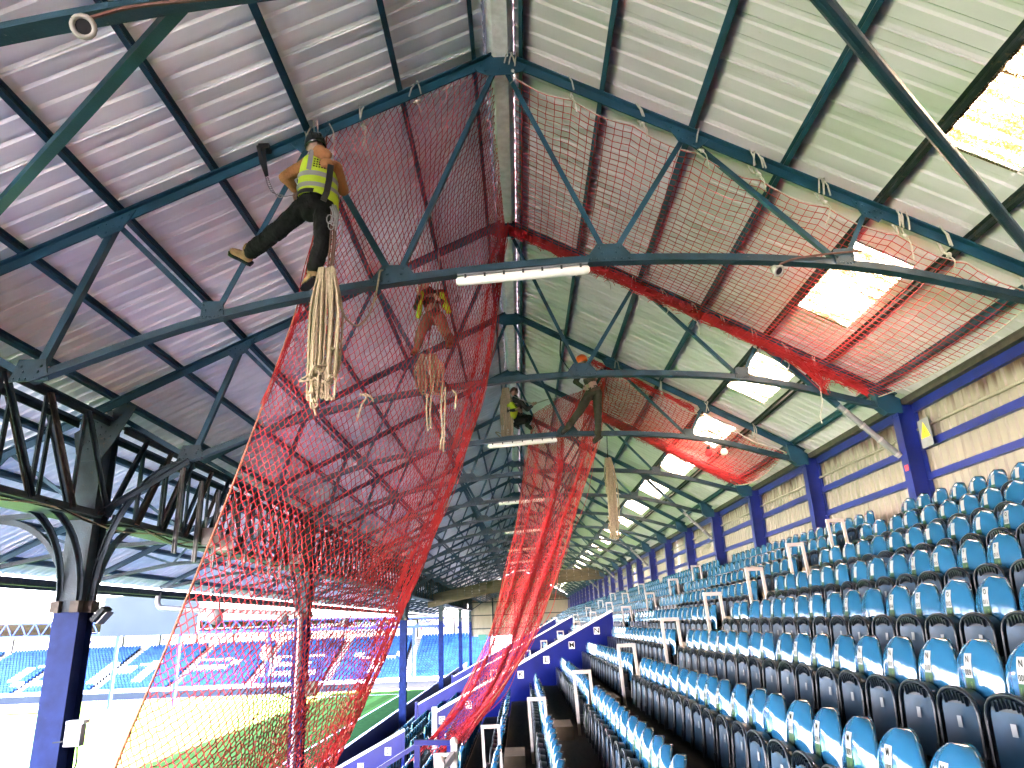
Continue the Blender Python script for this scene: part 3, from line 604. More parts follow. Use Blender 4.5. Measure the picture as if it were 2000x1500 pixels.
# the rest of the seats, further off
far = MB()
def low_seat(m, o):
    x, y, z = o; m.cur = 0; P = [(0.218, 0.36), (0.218, 0.59), (0.19, 0.71), (0.11, 0.785), (-0.11, 0.785), (-0.19, 0.71), (-0.218, 0.59), (-0.218, 0.36)]
    f = [(x + 0.03 + 0.1 * (b - 0.35) + (0.03 if abs(a) > 0.15 else 0), y + a, z + b) for a, b in P]; b_ = [(p[0] + 0.03, p[1], p[2]) for p in f]; c = (x + 0.02, y, z + 0.58)
    m.add(f + [c] + b_, [(k, (k + 1) % 8, 8) for k in range(8)] + [(k, k + 9, (k + 1) % 8 + 9, (k + 1) % 8) for k in range(8)] + [tuple(range(16, 8, -1))])
    m.cur = 1; Q = [(0.19, 0.12), (0.19, 0.49), (0.11, 0.58), (-0.11, 0.58), (-0.19, 0.49), (-0.19, 0.12)]
    f = [(x - 0.10, y + a, z + b - 0.06) for a, b in Q]; b_ = [(p[0] + 0.05, p[1], p[2]) for p in f]; m.add(f + b_, [tuple(range(6))] + [(k, k + 6, (k + 1) % 6 + 6, (k + 1) % 6) for k in range(6)])
    m.cur = 2; m.add([(x + 0.035 - 0.012, y + a, z + b) for a, b in ((-0.03, 0.575), (0.03, 0.575), (0.03, 0.70), (-0.03, 0.70))], [(0, 3, 2, 1)])
for d, n, k, y in REST: low_seat(far, (ROWX(n), y, ROWT(n)))
tag(far.build('seat_rows', ['seat_far', 'rim', 'sticker']), 'rows of blue tip-up seats receding along the stand', 'seats', kind='stuff')

# ------------------------------------------------------------------ gangway hoops and timber half steps
for j, a in enumerate(AISLES[:4]):
    for n in range(-5, 6):
        x = ROWX(n) - 0.06; zb = ROWT(n); y = a + 0.05
        px, py, d = pix((x, y, zb + 0.5))
        if not (0 < px < 2000 and py < 1650): continue
        m = MB(); w = 0.045; h = 0.96; ww = 0.26
        m.bar((x - ww / 2 + 0.04, y, zb - 0.05), (x - ww / 2, y, zb + h), w, w, up=(1, 0, 0)); m.bar((x + ww / 2 + 0.04, y, zb + 0.25), (x + ww / 2, y, zb + h), w, w, up=(1, 0, 0))
        m.span((x - ww / 2 - w / 2, y - w / 2 - 0.002, zb + h - 0.045), (x + ww / 2 + w / 2, y + w / 2 + 0.002, zb + h + 0.012))
        tag(m.build('handrail_hoop', 'rail_white'), f'white handrail hoop at row {ROWS[n]} in the {["nearest", "second", "third", "fourth"][j]} gangway', 'handrail', 'white handrail hoops in the gangways')
        m = MB(); m.span((x - 0.55, a - 0.42, zb - 0.02), (x - 0.22, a + 0.45, zb - 0.19 + 0.382))
        if j == 0: tag(m.build('half_step', 'timber'), f'brown timber half step at row {ROWS[n]} in the nearest gangway', 'step', 'timber half steps in the gangway')

# ------------------------------------------------------------------ partition walls with row letters
def partition(y, x1, x0, lab, letters, gap=None):
    root = thing('partition_wall', lab, 'wall'); ztop = lambda x: 0.22 + (x - 2.71) * 0.488
    segs = [(x0, x1)] if gap is None else [(x0, gap[0]), (gap[1], x1)]
    for a, b in segs:
        m = MB(); m.plate([(a, ztop(a) - 2.6), (b, ztop(b) - 2.6), (b, ztop(b)), (a, ztop(a))], y - 0.06, y + 0.06); p = m.build('wall_panel', 'wall_blue', root)
        m = MB(); m.sweep([(-0.08, 0.002), (0.08, 0.002), (0.08, 0.07), (-0.08, 0.07)], [(a, y, ztop(a)), (b, y, ztop(b))]); m.build('coping', 'white', root)
        m = MB(); m.span((a - 0.07, y - 0.1, ztop(a) - 2.2), (a + 0.07, y + 0.1, ztop(a) + 0.18)); m.build('end_post', 'white' if gap else 'wall_blue', root)
    for n, c in ROWS.items():
        x = ROWX(n) - 0.34
        if not letters or not (x0 + 0.2 < x < x1 - 0.2) or (gap and gap[0] - 0.1 < x < gap[1] + 0.1): continue
        z = ztop(x) - 0.27; m = MB(); m.span((x - 0.085, y - 0.068, z - 0.1), (x + 0.085, y - 0.062, z + 0.1)); q = m.build('letter_plate', 'white', root)
        t = text_mesh(c, 0.21, 'ink')
        for v in t.vertices: v.co = Vector((v.co.x, 0, v.co.y))
        place('letter', t, q, (x, y - 0.071, z))
partition(22.35, 2.71, -5.6, 'blue partition wall with white row letters N M L K stepping down', True, (-3.45, -2.6))
partition(40.0, 2.71, -5.6, 'farther blue partition wall with white coping behind the lettered one', False)
partition(60.0, 2.71, -5.6, 'farthest small blue partition wall beyond the red net', False)
# vomitory guard: dark blue gate frame and white handrail near the bottom edge
root = thing('gate_frame', 'dark blue gate frame beside the white rounded posts at the bottom edge', 'gate', at(848, 1500, 13.2))
p0 = root.location; A = at(815, 1455, 13.2) - p0; B = at(878, 1456, 13.2) - p0
for q in (A, B): m = MB(); m.bar((q.x, 0, q.z - 1.2), (q.x, 0, q.z), 0.09, 0.09, up=(0, 1, 0)); m.build('gate_post', 'wall_blue', root)
m = MB(); m.bar((A.x - 0.05, 0.002, A.z + 0.04), (B.x + 0.05, 0.002, B.z + 0.04), 0.07, 0.08); m.build('top_rail', 'wall_blue', root)
m = MB(); m.bar((A.x - 1.4, 0.01, A.z - 0.75), (A.x, 0.01, A.z), 0.06, 0.07); m.build('sloping_rail', 'wall_blue', root)
m = MB(); m.bar((A.x - 0.8, 0.01, A.z - 0.62), (B.x, 0.01, A.z - 0.55), 0.06, 0.09); m.build('lower_rail', 'wall_blue', root)
root = thing('stair_handrail', 'cream stair handrail with two round-topped posts at the bottom edge', 'handrail', at(885, 1480, 11.5)); p0 = root.location
A = at(887, 1450, 11.5) - p0; B = at(861, 1487, 11.0) - p0
for q in (A, B):
    m = MB(); m.bar((q.x, q.y, q.z - 1.1), (q.x, q.y, q.z), 0.09, 0.12, up=(0, 1, 0)); m.ball((q.x, q.y, q.z), 0.075, sc=(0.8, 0.9, 1.0)); m.build('post', 'rail_white', root)
m = MB(); m.bar(A + Vector((0, 0, -0.14)), B + Vector((0, 0, -0.14)), 0.06, 0.10); m.build('rail', 'rail_white', root)

# ------------------------------------------------------------------ lamps on the truss chords
def chord_at(x):
    P = [(-5.74, 2.98), (-3.635, 3.69), (-1.41, 4.09), (1.28, 4.27), (4.19, 4.08), (6.27, 3.53), (6.8, 3.36)]
    C = crv([(a, 0, b) for a, b in P], 8)
    for a, b in zip(C, C[1:]):
        if a.x <= x <= b.x: return a.z + (b.z - a.z) * (x - a.x) / (b.x - a.x)
    return 3.4
for i, k in enumerate((1, 3, 5, 7, 9, 11, 13)):
    x0, x1 = (-0.62, 1.0); y = TY(k) - 0.02; z0, z1 = chord_at(x0) - 0.14, chord_at(x1) - 0.14
    root = thing('batten_light', ['long white batten light on the nearest arched chord, clear of the net', 'white batten light on the chord below the orange-helmeted worker'][i] if i < 2 else f'small white batten light far along the stand, {ordinal(i - 1)} past the two near ones', 'light fitting', (0, y, 0), 'batten lights under the trusses')
    d = Vector((x1 - x0, 0, z1 - z0)).normalized(); A, B = Vector((x0, 0, z0)), Vector((x1, 0, z1))
    m = MB(); m.sm = True; m.tube([A - d * 0.02, A, A + d * 0.05, B - d * 0.05, B, B + d * 0.02], [0.028, 0.052, 0.06, 0.06, 0.052, 0.028], 10); m.build('diffuser', 'lamp', root)
    m = MB(); u = Vector((-d.z, 0, d.x)); m.bar(A + u * 0.066, B + u * 0.066, 0.10, 0.025); m.build('backing_tray', 'grey_pipe', root)
    for q in range(7):
        p = A.lerp(B, 0.06 + 0.88 * q / 6); m = MB(); m.box(p + Vector((0, -0.058, 0.035)), (0.025, 0.018, 0.05)); m.build('clip', 'black', root)
for i, (px, py, k, dy) in enumerate(((165, 52, 0, -0.09), (1516, 527, 1, -0.09), (1384, 882, 3, -0.1), (1414, 880, 3, -0.1))):
    p = at(px, py, TY(k) + dy); root = thing('bulkhead_lamp', ['round grey lamp holder on the chord at the top left corner', 'small round lamp holder on the chord left of the near skylight', 'red bulb on a far chord, left of the white bulb', 'white bulb on a far chord, right of the red bulb'][i], 'lamp', p, 'round lamps on the chords')
    m = MB(); m.sm = True
    if i < 2:
        ax_ = Vector((0.35, -0.65, -0.67)).normalized(); e1 = ax_.orthogonal().normalized(); e2 = ax_.cross(e1)
        m.tube([e1 * (0.062 * math.cos(q * 0.4488)) + e2 * (0.062 * math.sin(q * 0.4488)) + ax_ * 0.05 for q in range(15)], 0.017, 8); m.tube([-ax_ * 0.05, ax_ * 0.045], [0.05, 0.066], 14); m.build('lamp_ring', 'grey_box', root)
        m = MB(); m.tube([ax_ * 0.047, ax_ * 0.052], 0.05, 14); m.build('lamp_glass', 'black', root)
        m = MB(); m.tube(crv([(0.04, -0.01, 0.06), (0.25, 0.0, 0.14), (0.6, 0.01, 0.19), (1.1, 0.01, 0.22)], 4), 0.014, 5); m.build('lead', 'rope_brown', root)
    else:
        m.ball((0, 0, -0.03), 0.09); m.build('bulb', 'red' if i == 2 else 'lamp', root); m = MB(); m.tube([(0, 0, 0.02), (0, 0, 0.12)], 0.045, 8); m.build('holder', 'black', root)

# ------------------------------------------------------------------ wall signs
p = atx(1807, 845, 6.98); root = thing('warning_sign', 'yellow warning triangle sign on the wall beside the nearest blue column', 'sign', p)
m = MB(); m.span((0.0, -0.17, -0.24), (0.008, 0.17, 0.24)); m.build('sign_board', 'sticker', root)
m = MB(); m.add([(-0.004, -0.14, -0.08), (-0.004, 0.14, -0.08), (-0.004, 0, 0.19)], [(0, 1, 2)]); q = m.build('triangle', 'yellow', root)
m = MB(); m.add([(-0.007, -0.012, -0.03), (-0.007, 0.016, 0.03), (-0.007, -0.005, 0.035), (-0.007, 0.012, 0.11), (-0.007, -0.02, 0.05), (-0.007, 0.004, 0.045)], [(0, 1, 2), (2, 3, 4), (1, 5, 2)]); m.build('bolt_symbol', 'ink', q)
p = atx(1771, 914, 6.79); m = MB(); m.box((0, 0, 0), (0.006, 0.11, 0.1)); tag(m.build('red_notice', 'red', None, p), 'small red notice stuck on the nearest blue back column', 'notice')

# ------------------------------------------------------------------ safety nets
def cat(P, t):
    n = len(P) - 1; f = min(max(t, 0), 1) * n; i = min(int(f), n - 1); t = f - i
    a = P[i - 1] if i > 0 else 2 * P[0] - P[1]; b, c = P[i], P[i + 1]; d = P[i + 2] if i + 2 <= n else 2 * P[n] - P[n - 1]
    return 0.5 * ((2 * b) + (c - a) * t + (2 * a - 5 * b + 4 * c - d) * t * t + (3 * b - a - 3 * c + d) * t ** 3)
def cord(m, a, b, r, slack=0.0):
    if slack:
        mid = (a + b) / 2 + Vector((random.uniform(-slack, slack), random.uniform(-slack, slack), random.uniform(-slack, slack * 0.3))); m.tube([a, mid, b], r, 3, False)
    else: m.tube([a, b], r, 3, False)
def net_mesh(P, nu, nv, r, diamond=True, jit=0.012, slack=0.012):
    m = MB(); G = {}
    for j in range(nv + 1):
        for i in range(nu + 1):
            u = (i + (0.5 if diamond and j % 2 else 0)) / nu
            if u > 1.0001: continue
            G[i, j] = P(u, j / nv) + Vector((random.gauss(0, jit), random.gauss(0, jit), random.gauss(0, jit)))
    for (i, j), p in G.items():
        if diamond:
            for q in (((i, j + 1), (i + 1, j + 1)) if j % 2 else ((i, j + 1), (i - 1, j + 1))):
                if q in G: cord(m, p, G[q], r, slack)
        else:
            for q in ((i + 1, j), (i, j + 1)):
                if q in G: cord(m, p, G[q], r, slack)
    return m
def lashing(parent, p, n=3, drop=0.2, mt='rope_white', ax=Vector((1, 0, -0.5))):
    m = MB(); ax = ax.normalized()
    for k in range(n):
        q = p + ax * ((k - n / 2) * 0.03 + random.uniform(-0.03, 0.03)); h = random.uniform(0.05, 0.09); tw = random.uniform(-0.06, 0.06)
        m.tube([q + Vector((tw, -0.09, -drop * 0.5)), q + Vector((tw * 0.4, -0.1, 0.02)), q + Vector((-tw * 0.5, -0.06, h + 0.06)), q + Vector((0, 0.05, h + 0.06)), q + Vector((0, 0.09, 0)), q + Vector((0.01, 0.05, -drop * 0.6)), q + Vector((0, -0.03, -drop * 0.75))], 0.011, 5)
    m.ball(p + Vector((0, -0.02, -drop * 0.78)), 0.035, 6, 5)
    t = p + Vector((0, -0.02, -drop * 0.8)); m.tube(crv([t, t + Vector((0.04, -0.02, -0.1)), t + Vector((random.uniform(-0.05, 0.08), 0, -random.uniform(0.15, 0.35)))], 4), 0.009, 5)
    m.build('lashing', mt, parent)

net1 = thing('safety_net', 'big red safety net slung between the first two trusses and hanging down left', 'net')
ya, yb = TY(1) + 0.06, TY(2) - 0.08
def right_net(u, v):
    x = 0.18 + 6.35 * u; y = ya + (yb - ya) * v; sag = 0.14 * 4 * v * (1 - v) + 0.05 * abs(math.sin(u * math.pi * 8)) * (1 - v) ** 3 * 1.6
    return Vector((x, y, zr(x) - 0.20 - sag + 0.02 * math.sin(u * 9 + v * 5)))
net_mesh(right_net, 56, 36, 0.0060, False, 0.004, 0.0).build('net_panel', 'net', net1)
m = MB(); m.tube([right_net(k / 64, 0) + Vector((0, 0, 0.012)) for k in range(65)], 0.009, 5); m.tube([right_net(1, k / 20) for k in range(21)], 0.011, 5); m.build('border_rope', 'rope_white', net1)
for k in range(9):
    x = 0.18 + 6.2 * k / 8 + random.uniform(-0.18, 0.18) * (0 < k < 8); lashing(net1, Vector((x, TY(1), zr(x) - 0.02)), random.choice((1, 2, 2, 4)), random.uniform(0.16, 0.28))
for k in range(1, 4): lashing(net1, Vector((-2.9 + k * 0.72 - 0.4, TY(1), zr(-2.9 + k * 0.72 - 0.4) - 0.02)), 2, ax=Vector((1, 0, 0.5)))
# rolled-up mass of net lashed along the second truss
def roll(x0, x1, y, dz, r, strands, sgn=1):
    m = MB()
    for s_ in range(strands):
        ph = random.uniform(0, 6.28); rr = r * math.sqrt(random.random()); a0 = random.uniform(0, 6.28); pts = []
        N_ = int(abs(x1 - x0) / 0.14)
        for k in range(N_ + 1):
            x = x0 + (x1 - x0) * k / N_; a = a0 + 0.9 * math.sin(k * 0.35 + ph); q = rr * (0.75 + 0.35 * math.sin(k * 0.8 + ph * 2)); pts.append((x, y + q * math.cos(a), zr(x) - dz + q * 1.15 * math.sin(a) + random.gauss(0, 0.012)))
        m.tube(pts, 0.0065, 3, False)
    for k in range(int(abs(x1 - x0) * 90)):
        x = random.uniform(min(x0, x1), max(x0, x1)); a = random.uniform(0, 6.28); q = r * random.uniform(0.7, 1.25)
        p = Vector((x, y + q * math.cos(a), zr(x) - dz + q * math.sin(a))); cord(m, p, p + Vector((random.uniform(-0.1, 0.1), random.uniform(-0.06, 0.06), random.uniform(-0.08, 0.05))), 0.006)
    return m
roll(0.05, 6.35, yb, 0.17, 0.10, 46).build('net_roll', 'net', net1)
for k in range(8): lashing(net1, Vector((1.9 + k * 0.52, TY(2), zr(1.9 + k * 0.52) - 0.06)), 2, 0.25)
# ragged tail of net under the roll, with a loose rope
m = MB(); tp = at(1590, 690, TY(2) - 0.15)
for k in range(60):
    a = tp + Vector((random.uniform(-0.75, 0.45), random.uniform(-0.08, 0.08), 0)); a.z = zr(a.x) - 0.26
    pts = [a, a.lerp(tp + Vector((0.05, 0, -0.5)), 0.5) + Vector((random.gauss(0, 0.05), 0, random.gauss(0, 0.03))), tp + Vector((random.gauss(0.06, 0.05), random.gauss(0, 0.04), -0.55 - random.uniform(0, 0.25)))]; m.tube(pts, 0.0065, 3, False)
m.build('net_tail', 'net', net1)
m = MB(); m.tube(crv([at(1600, 745, TY(2) - .15), at(1606, 790, TY(2) - .15), at(1602, 812, TY(2) - .15), at(1606, 828, TY(2) - .15)], 5), 0.011, 5); m.build('loose_rope', 'rope_white', net1)

ROWS1 = [[(640, 248, 8.05), (790, 190, 8.05), (945, 138, 8.1), (968, 270, 9.6), (978, 360, 10.9), (985, 440, 12.2)],
         [(622, 430, 8.12), (720, 420, 8.3), (830, 400, 8.9), (900, 440, 10.1), (955, 480, 11.2), (982, 500, 12.0)],
         [(588, 590, 8.2), (690, 600, 8.35), (800, 610, 9.0), (880, 640, 9.9), (935, 640, 10.8), (965, 600, 11.6)],
         [(530, 740, 7.85), (640, 780, 8.0), (760, 800, 8.6), (850, 810, 9.4), (905, 800, 10.2), (940, 750, 10.8)],
         [(465, 900, 7.3), (590, 950, 7.4), (700, 990, 7.9), (790, 1000, 8.6), (850, 980, 9.4), (886, 930, 10.0)],
         [(392, 1090, 6.7), (510, 1130, 6.7), (620, 1150, 7.0), (700, 1160, 7.6), (765, 1150, 8.4), (814, 1130, 9.2)],
         [(312, 1310, 6.1), (430, 1330, 6.0), (540, 1330, 6.3), (620, 1330, 6.9), (690, 1320, 7.8), (742, 1310, 8.6)],
         [(235, 1510, 5.6), (350, 1520, 5.5), (450, 1520, 5.8), (530, 1510, 6.4), (600, 1500, 7.2), (655, 1480, 8.1)],
         [(190, 1640, 5.3), (300, 1650, 5.2), (400, 1650, 5.4), (470, 1640, 6.0), (530, 1630, 6.8), (590, 1600, 7.6)]]
C1 = [[at(*p) for p in row] for row in ROWS1]
def drape1(u, v):
    uu = u + 0.05 * math.sin(6.28 * u) * v * 0.6
    uu = 1 - (1 - uu) ** (1 + 0.35 * v) if v > 0.05 else uu
    p = cat([cat(row, min(uu, 1)) for row in C1], v); w = min(1, v * 5)
    p = p + Vector((0.5, 1, 0)).normalized() * (0.10 * w * (math.sin(u * 26 + 3 * v) * max(0, u - 0.55) * 2.0 + 0.5 * math.sin(u * 11 - v * 9)))
    p.z += 0.10 * w * math.sin(u * 9 + v * 3) * (1 - v) + 0.05 * w * math.sin(u * 17 - 4 * v); return p
net_mesh(drape1, 58, 150, 0.0054, True, 0.004, 0.006).build('net_drape', 'net', net1)
m = MB(); m.tube([drape1(0, k / 90) for k in range(91)], 0.011, 5); m.tube([drape1(1, k / 90) for k in range(8, 91)], 0.009, 5); m.build('drape_edge_rope', 'peach', net1)
m = MB(); m.tube([drape1(k / 100, 0) + Vector((0, 0, 0.012)) for k in range(0, 41)], 0.013, 5); m.build('border_rope', 'rope_white', net1)
# bunched red selvedge along both free edges and the gather at the second apex
m = MB()
for s_ in range(14):
    ph = random.uniform(0, 6.28); o = Vector((random.gauss(0, 0.05), random.gauss(0, 0.06), random.gauss(0, 0.03)))
    m.tube([drape1(1, k / 70) + o * (0.5 + 0.6 * math.sin(k * 0.4 + ph)) + Vector((-0.05, 0, 0)) for k in range(5, 71)], 0.006, 3, False)
for s_ in range(7):
    ph = random.uniform(0, 6.28); o = Vector((random.gauss(0, 0.03), random.gauss(0, 0.04), random.gauss(0, 0.02)))
    m.tube([drape1(0, k / 70) + o * (0.5 + 0.6 * math.sin(k * 0.4 + ph)) + Vector((0.03, 0, 0)) for k in range(8, 30)], 0.006, 3, False)
for s_ in range(26):
    a = at(985, 440, TY(2) - 0.1) + Vector((random.gauss(0, .05), random.gauss(0, .06), random.gauss(0, .04))); b = drape1(1 - random.random() * 0.08, random.uniform(0.12, 0.25)); m.tube([a, (a + b) / 2 + Vector((random.gauss(0, .04), 0, random.gauss(0, .03))), b], 0.006, 3, False)
m.build('net_selvedge', 'net', net1)

net2 = thing('safety_net', 'second red safety net further along, hanging in folds to the partition wall', 'net')
ya2, yb2 = TY(3) + 0.06, TY(4) - 0.08
def right_net2(u, v):
    x = 1.95 + 4.5 * u; y = ya2 + (yb2 - ya2) * v; sag = 0.22 * 4 * v * (1 - v); return Vector((x, y, zr(x) - 0.2 - sag - 0.12 * math.sin(u * math.pi * 3) ** 2 * (1 - v)))
net_mesh(right_net2, 46, 40, 0.0085, False, 0.01, 0.0).build('net_panel', 'net', net2)
m = MB(); m.tube([right_net2(1, k / 20) for k in range(21)], 0.018, 5); m.tube([right_net2(k / 40, 0) for k in range(41)], 0.016, 5); m.build('border_rope', 'rope_white', net2)
roll(1.9, 6.3, yb2, 0.16, 0.10, 34).build('net_roll', 'net', net2); roll(1.95, 4.4, ya2, 0.22, 0.08, 22).build('net_roll', 'net', net2)
for k in range(4): lashing(net2, Vector((2.6 + k * 1.05, TY(3), zr(2.6 + k * 1.05) - 0.03)), 2, 0.25)
ROWS2 = [[(1042, 808, 20.8), (1092, 778, 20.7), (1130, 765, 19.0), (1160, 745, 17.5), (1182, 728, 16.75)],
         [(1036, 850, 20.4), (1062, 850, 20), (1095, 850, 19), (1135, 830, 17.8), (1176, 800, 16.8)],
         [(1025, 930, 19.9), (1055, 940, 19), (1090, 930, 18.5), (1125, 920, 17.6), (1163, 880, 16.8)],
         [(1003, 1050, 19), (1030, 1060, 18.3), (1060, 1050, 17.8), (1090, 1030, 17.2), (1120, 1010, 16.8)],
         [(978, 1160, 18), (1000, 1170, 17.6), (1025, 1160, 17.2), (1055, 1140, 16.8), (1087, 1120, 16.6)],
         [(945, 1260, 17), (965, 1270, 16.8), (990, 1265, 16.5), (1015, 1255, 16.3), (1048, 1220, 16.2)],
         [(890, 1370, 16), (915, 1375, 15.9), (940, 1370, 15.8), (965, 1360, 15.7), (1000, 1310, 15.7)],
         [(800, 1480, 14.8), (830, 1470, 14.8), (860, 1470, 14.7), (885, 1460, 14.7), (930, 1410, 14.9)]]
C2 = [[at(*p) for p in row] for row in ROWS2]
def drape2(u, v):
    uu = min(1, max(0, u + 0.045 * math.sin(u * 18.8) * min(1, v * 3)))
    p = cat([cat(row, uu) for row in C2], v); w = min(1, v * 3)
    return p + Vector((0.1, 1, 0)) * (0.16 * w * math.sin(u * 21 + v * 2)) + Vector((0, 0, 0.07 * w * math.sin(u * 14 + 5 * v)))
net_mesh(drape2, 46, 136, 0.0068, True, 0.007, 0.010).build('net_drape', 'net', net2)
m = MB(); m.tube([drape2(0, k / 80) for k in range(81)], 0.012, 5); m.tube([drape2(1, k / 80) for k in range(81)], 0.014, 5); m.build('drape_edge_rope', 'peach', net2)
m = MB()
for u0, cnt in ((0.0, 6), (0.55, 10), (1.0, 12), (0.78, 4)):
    for s_ in range(cnt):
        ph = random.uniform(0, 6.28); o = Vector((random.gauss(0, 0.05), random.gauss(0, 0.07), random.gauss(0, 0.04))); du = random.gauss(0, 0.02)
        m.tube([drape2(min(1, max(0, u0 + du)), k / 60) + o * (0.5 + 0.7 * math.sin(k * 0.4 + ph)) for k in range(2, 61)], 0.0075, 3, False)
m.build('net_selvedge', 'net', net2)

# ------------------------------------------------------------------ ropes and coils
def rope(label, pts, r=0.011, mt='rope', n=7, group=None, name='rope'):
    m = MB(); m.tube(crv(pts, n), r, 6); return tag(m.build(name, mt), label, 'rope', group)
def coil(label, top, length, width, depth, n, r, mt='rope', ragged=0.4, knots=True):
    root = thing('rope_coil', label, 'rope', top, 'hanks of rope hanging in the roof')
    m = MB()
    for i in range(n):
        x = random.uniform(-width, width) * 0.5; y = random.uniform(-depth, depth) * 0.5; L_ = length * (1 - ragged * random.random() ** 1.5); sp = random.uniform(0.02, 0.05)
        a = Vector((x * 0.55, y * 0.5, 0)); k = Vector((x + sp, y, -L_ * 0.45)); b = Vector((x * 0.9 + sp, y, -L_ + 0.03)); c = Vector((x * 0.9, y - 0.01, -L_)); d = Vector((x * 0.9 - sp, y, -L_ + 0.03)); e = Vector((x - sp, y, -L_ * 0.45))
        m.tube(crv([a, a + Vector((x * .1, 0, -0.08)), k, b, c, d, e, a + Vector((x * .1 - 0.02, 0, -0.08)), a + Vector((-0.02, 0, 0))], 4), r, 5, False)
    m.build('strands', mt, root)
    if knots:
        m = MB()
        for i in range(26):
            a = Vector((random.gauss(0, width * 0.22), random.gauss(0, depth * 0.2), -length * random.uniform(0.74, 1.0))); pts = [a + Vector((random.gauss(0, 0.05), random.gauss(0, 0.03), random.gauss(0, 0.05))) for _ in range(4)]; m.tube(crv(pts + pts[:1], 4), r, 5, False)
        m.build('tangle', mt, root)
    return root
YP = 7.0
coil('thick hank of beige rope hanging below the tan-hoodied worker', at(640, 524, YP - 0.1), 1.50, 0.27, 0.16, 24, 0.0125)
rope('loose beige rope looping from the hank to the truss plate', [at(660, 560, YP), at(664, 590, YP), at(676, 622, YP), at(700, 636, 7.3), at(722, 612, 7.6), at(735, 570, 7.85), at(742, 532, 7.9), at(748, 528, 7.93)], 0.012)
rope('single rope end dangling under the big rope hank', [at(628, 690, YP), at(612, 740, YP), at(611, 780, YP), at(617, 812, YP)], 0.012)
rope('white rope curling beside the worker\'s right leg', [at(655, 400, YP + .1), at(668, 440, YP + .1), at(665, 470, YP + .1), at(648, 492, YP + .1), at(628, 506, YP + .1)], 0.009, 'rope_white')
for i, dx in enumerate((0, 5, 9)): rope(['dark strap from belt to rope hank, leftmost', 'dark strap from belt to rope hank, middle one', 'dark strap from belt to rope hank, rightmost'][i], [at(648 + dx * .4, 405, YP - .12), at(646 + dx, 460, YP - .14), at(640 + dx, 525, YP - .1)], 0.012, 'rope_brown', group='dark straps on the worker')
for i, dx in enumerate((0, 7)): rope(f'{["left", "right"][i]} white suspension rope above the black-helmeted worker', [at(613 + dx, 236, TY(1) - .06), at(614 + dx, 262, TY(1) - .5), at(618 + dx * .6, 300, YP + .2)], 0.010, 'rope_white', group='ropes above the main worker')
rope('white rope from the rafter to the net corner beside the worker', [at(640, 236, 7.9), at(652, 262, 7.95), at(650, 300, 8.0), at(645, 340, 8.0)], 0.01, 'rope_white')
# short cut ends caught on the big net
for i, pts in enumerate([[(703, 770), (716, 775), (706, 792), (697, 822)], [(712, 768), (725, 776), (729, 785)], [(835, 770), (833, 800), (836, 842)], [(842, 775), (840, 812), (842, 838)],
                         [(864, 752), (862, 800), (864, 840), (860, 878)], [(870, 756), (869, 800), (868, 840), (866, 884)], [(884, 762), (891, 772), (889, 800)]]):
    rope(['short beige rope end caught on the big net, leftmost', 'pink-white knotted scrap of rope on the big net', 'thin rope pair on the net below the netted worker, left strand', 'thin rope pair on the net below the netted worker, right strand',
          'longest rope loop dangling inside the net, left strand', 'longest rope loop dangling inside the net, right strand', 'hooked rope end near the right edge of the net'][i], [at(x, y, 8.2 + 0.5 * (i > 1)) for x, y in pts], 0.011, 'rope', group='rope ends caught on the net')
# rope hank with a cord far right, and lanyards
coil('slim hank of beige rope hanging alone below a far chord', at(1187, 895, TY(3) + 3.2), 2.2, 0.32, 0.2, 18, 0.016, ragged=0.6)
rope('black cord holding the lone far rope hank', [at(1185, 842, TY(3) + 3.1), at(1186, 868, TY(3) + 3.15), at(1187, 898, TY(3) + 3.2)], 0.014, 'cable')
rope('black lanyard from the truss to the orange-helmeted worker', [at(1097, 640, 16.6), at(1094, 690, 16.6), at(1100, 705, 16.5), at(1112, 722, 16.4), at(1128, 735, 16.3)], 0.016, 'cable')

# lanyard with sling and chain beside the main worker
root = thing('fall_arrest_lanyard', 'black webbing sling looped over the rafter with a chain', 'lanyard', at(512, 295, TY(1) - 0.1)); o = root.location
m = MB()
for dx in (-4, 6): m.sweep([(-0.022, -0.004), (0.022, -0.004), (0.022, 0.004), (-0.022, 0.004)], [at(508 + dx, 284, TY(1) - 0.1) - o, at(513 + dx * .7, 315, TY(1) - 0.25) - o, at(521, 344, TY(1) - 0.4) - o], up=(0, 1, 0))
m.build('sling', 'black', root)
m = MB(); m.span((-0.05, -0.03, 0.02), (0.09, 0.16, 0.10)); m.build('loop', 'black', root)
ch = [at(521, 346, TY(1) - .4), at(524, 356, TY(1) - .45), at(529, 368, TY(1) - .5), at(536, 378, TY(1) - .55), at(552, 384, YP + .2), at(572, 381, YP + .1)]
cc = crv(ch, 3)
for a, b in zip(cc, cc[1:]):
    m = MB(); d = (b - a); n_ = d.orthogonal().normalized() * 0.018; m.tube([a + n_ - o, (a + b) / 2 + n_ * 1.3 - o, b + n_ - o, b - n_ - o, (a + b) / 2 - n_ * 1.3 - o, a - n_ - o, a + n_ - o], 0.005, 5); m.build('chain_link', 'grey_pipe', root)

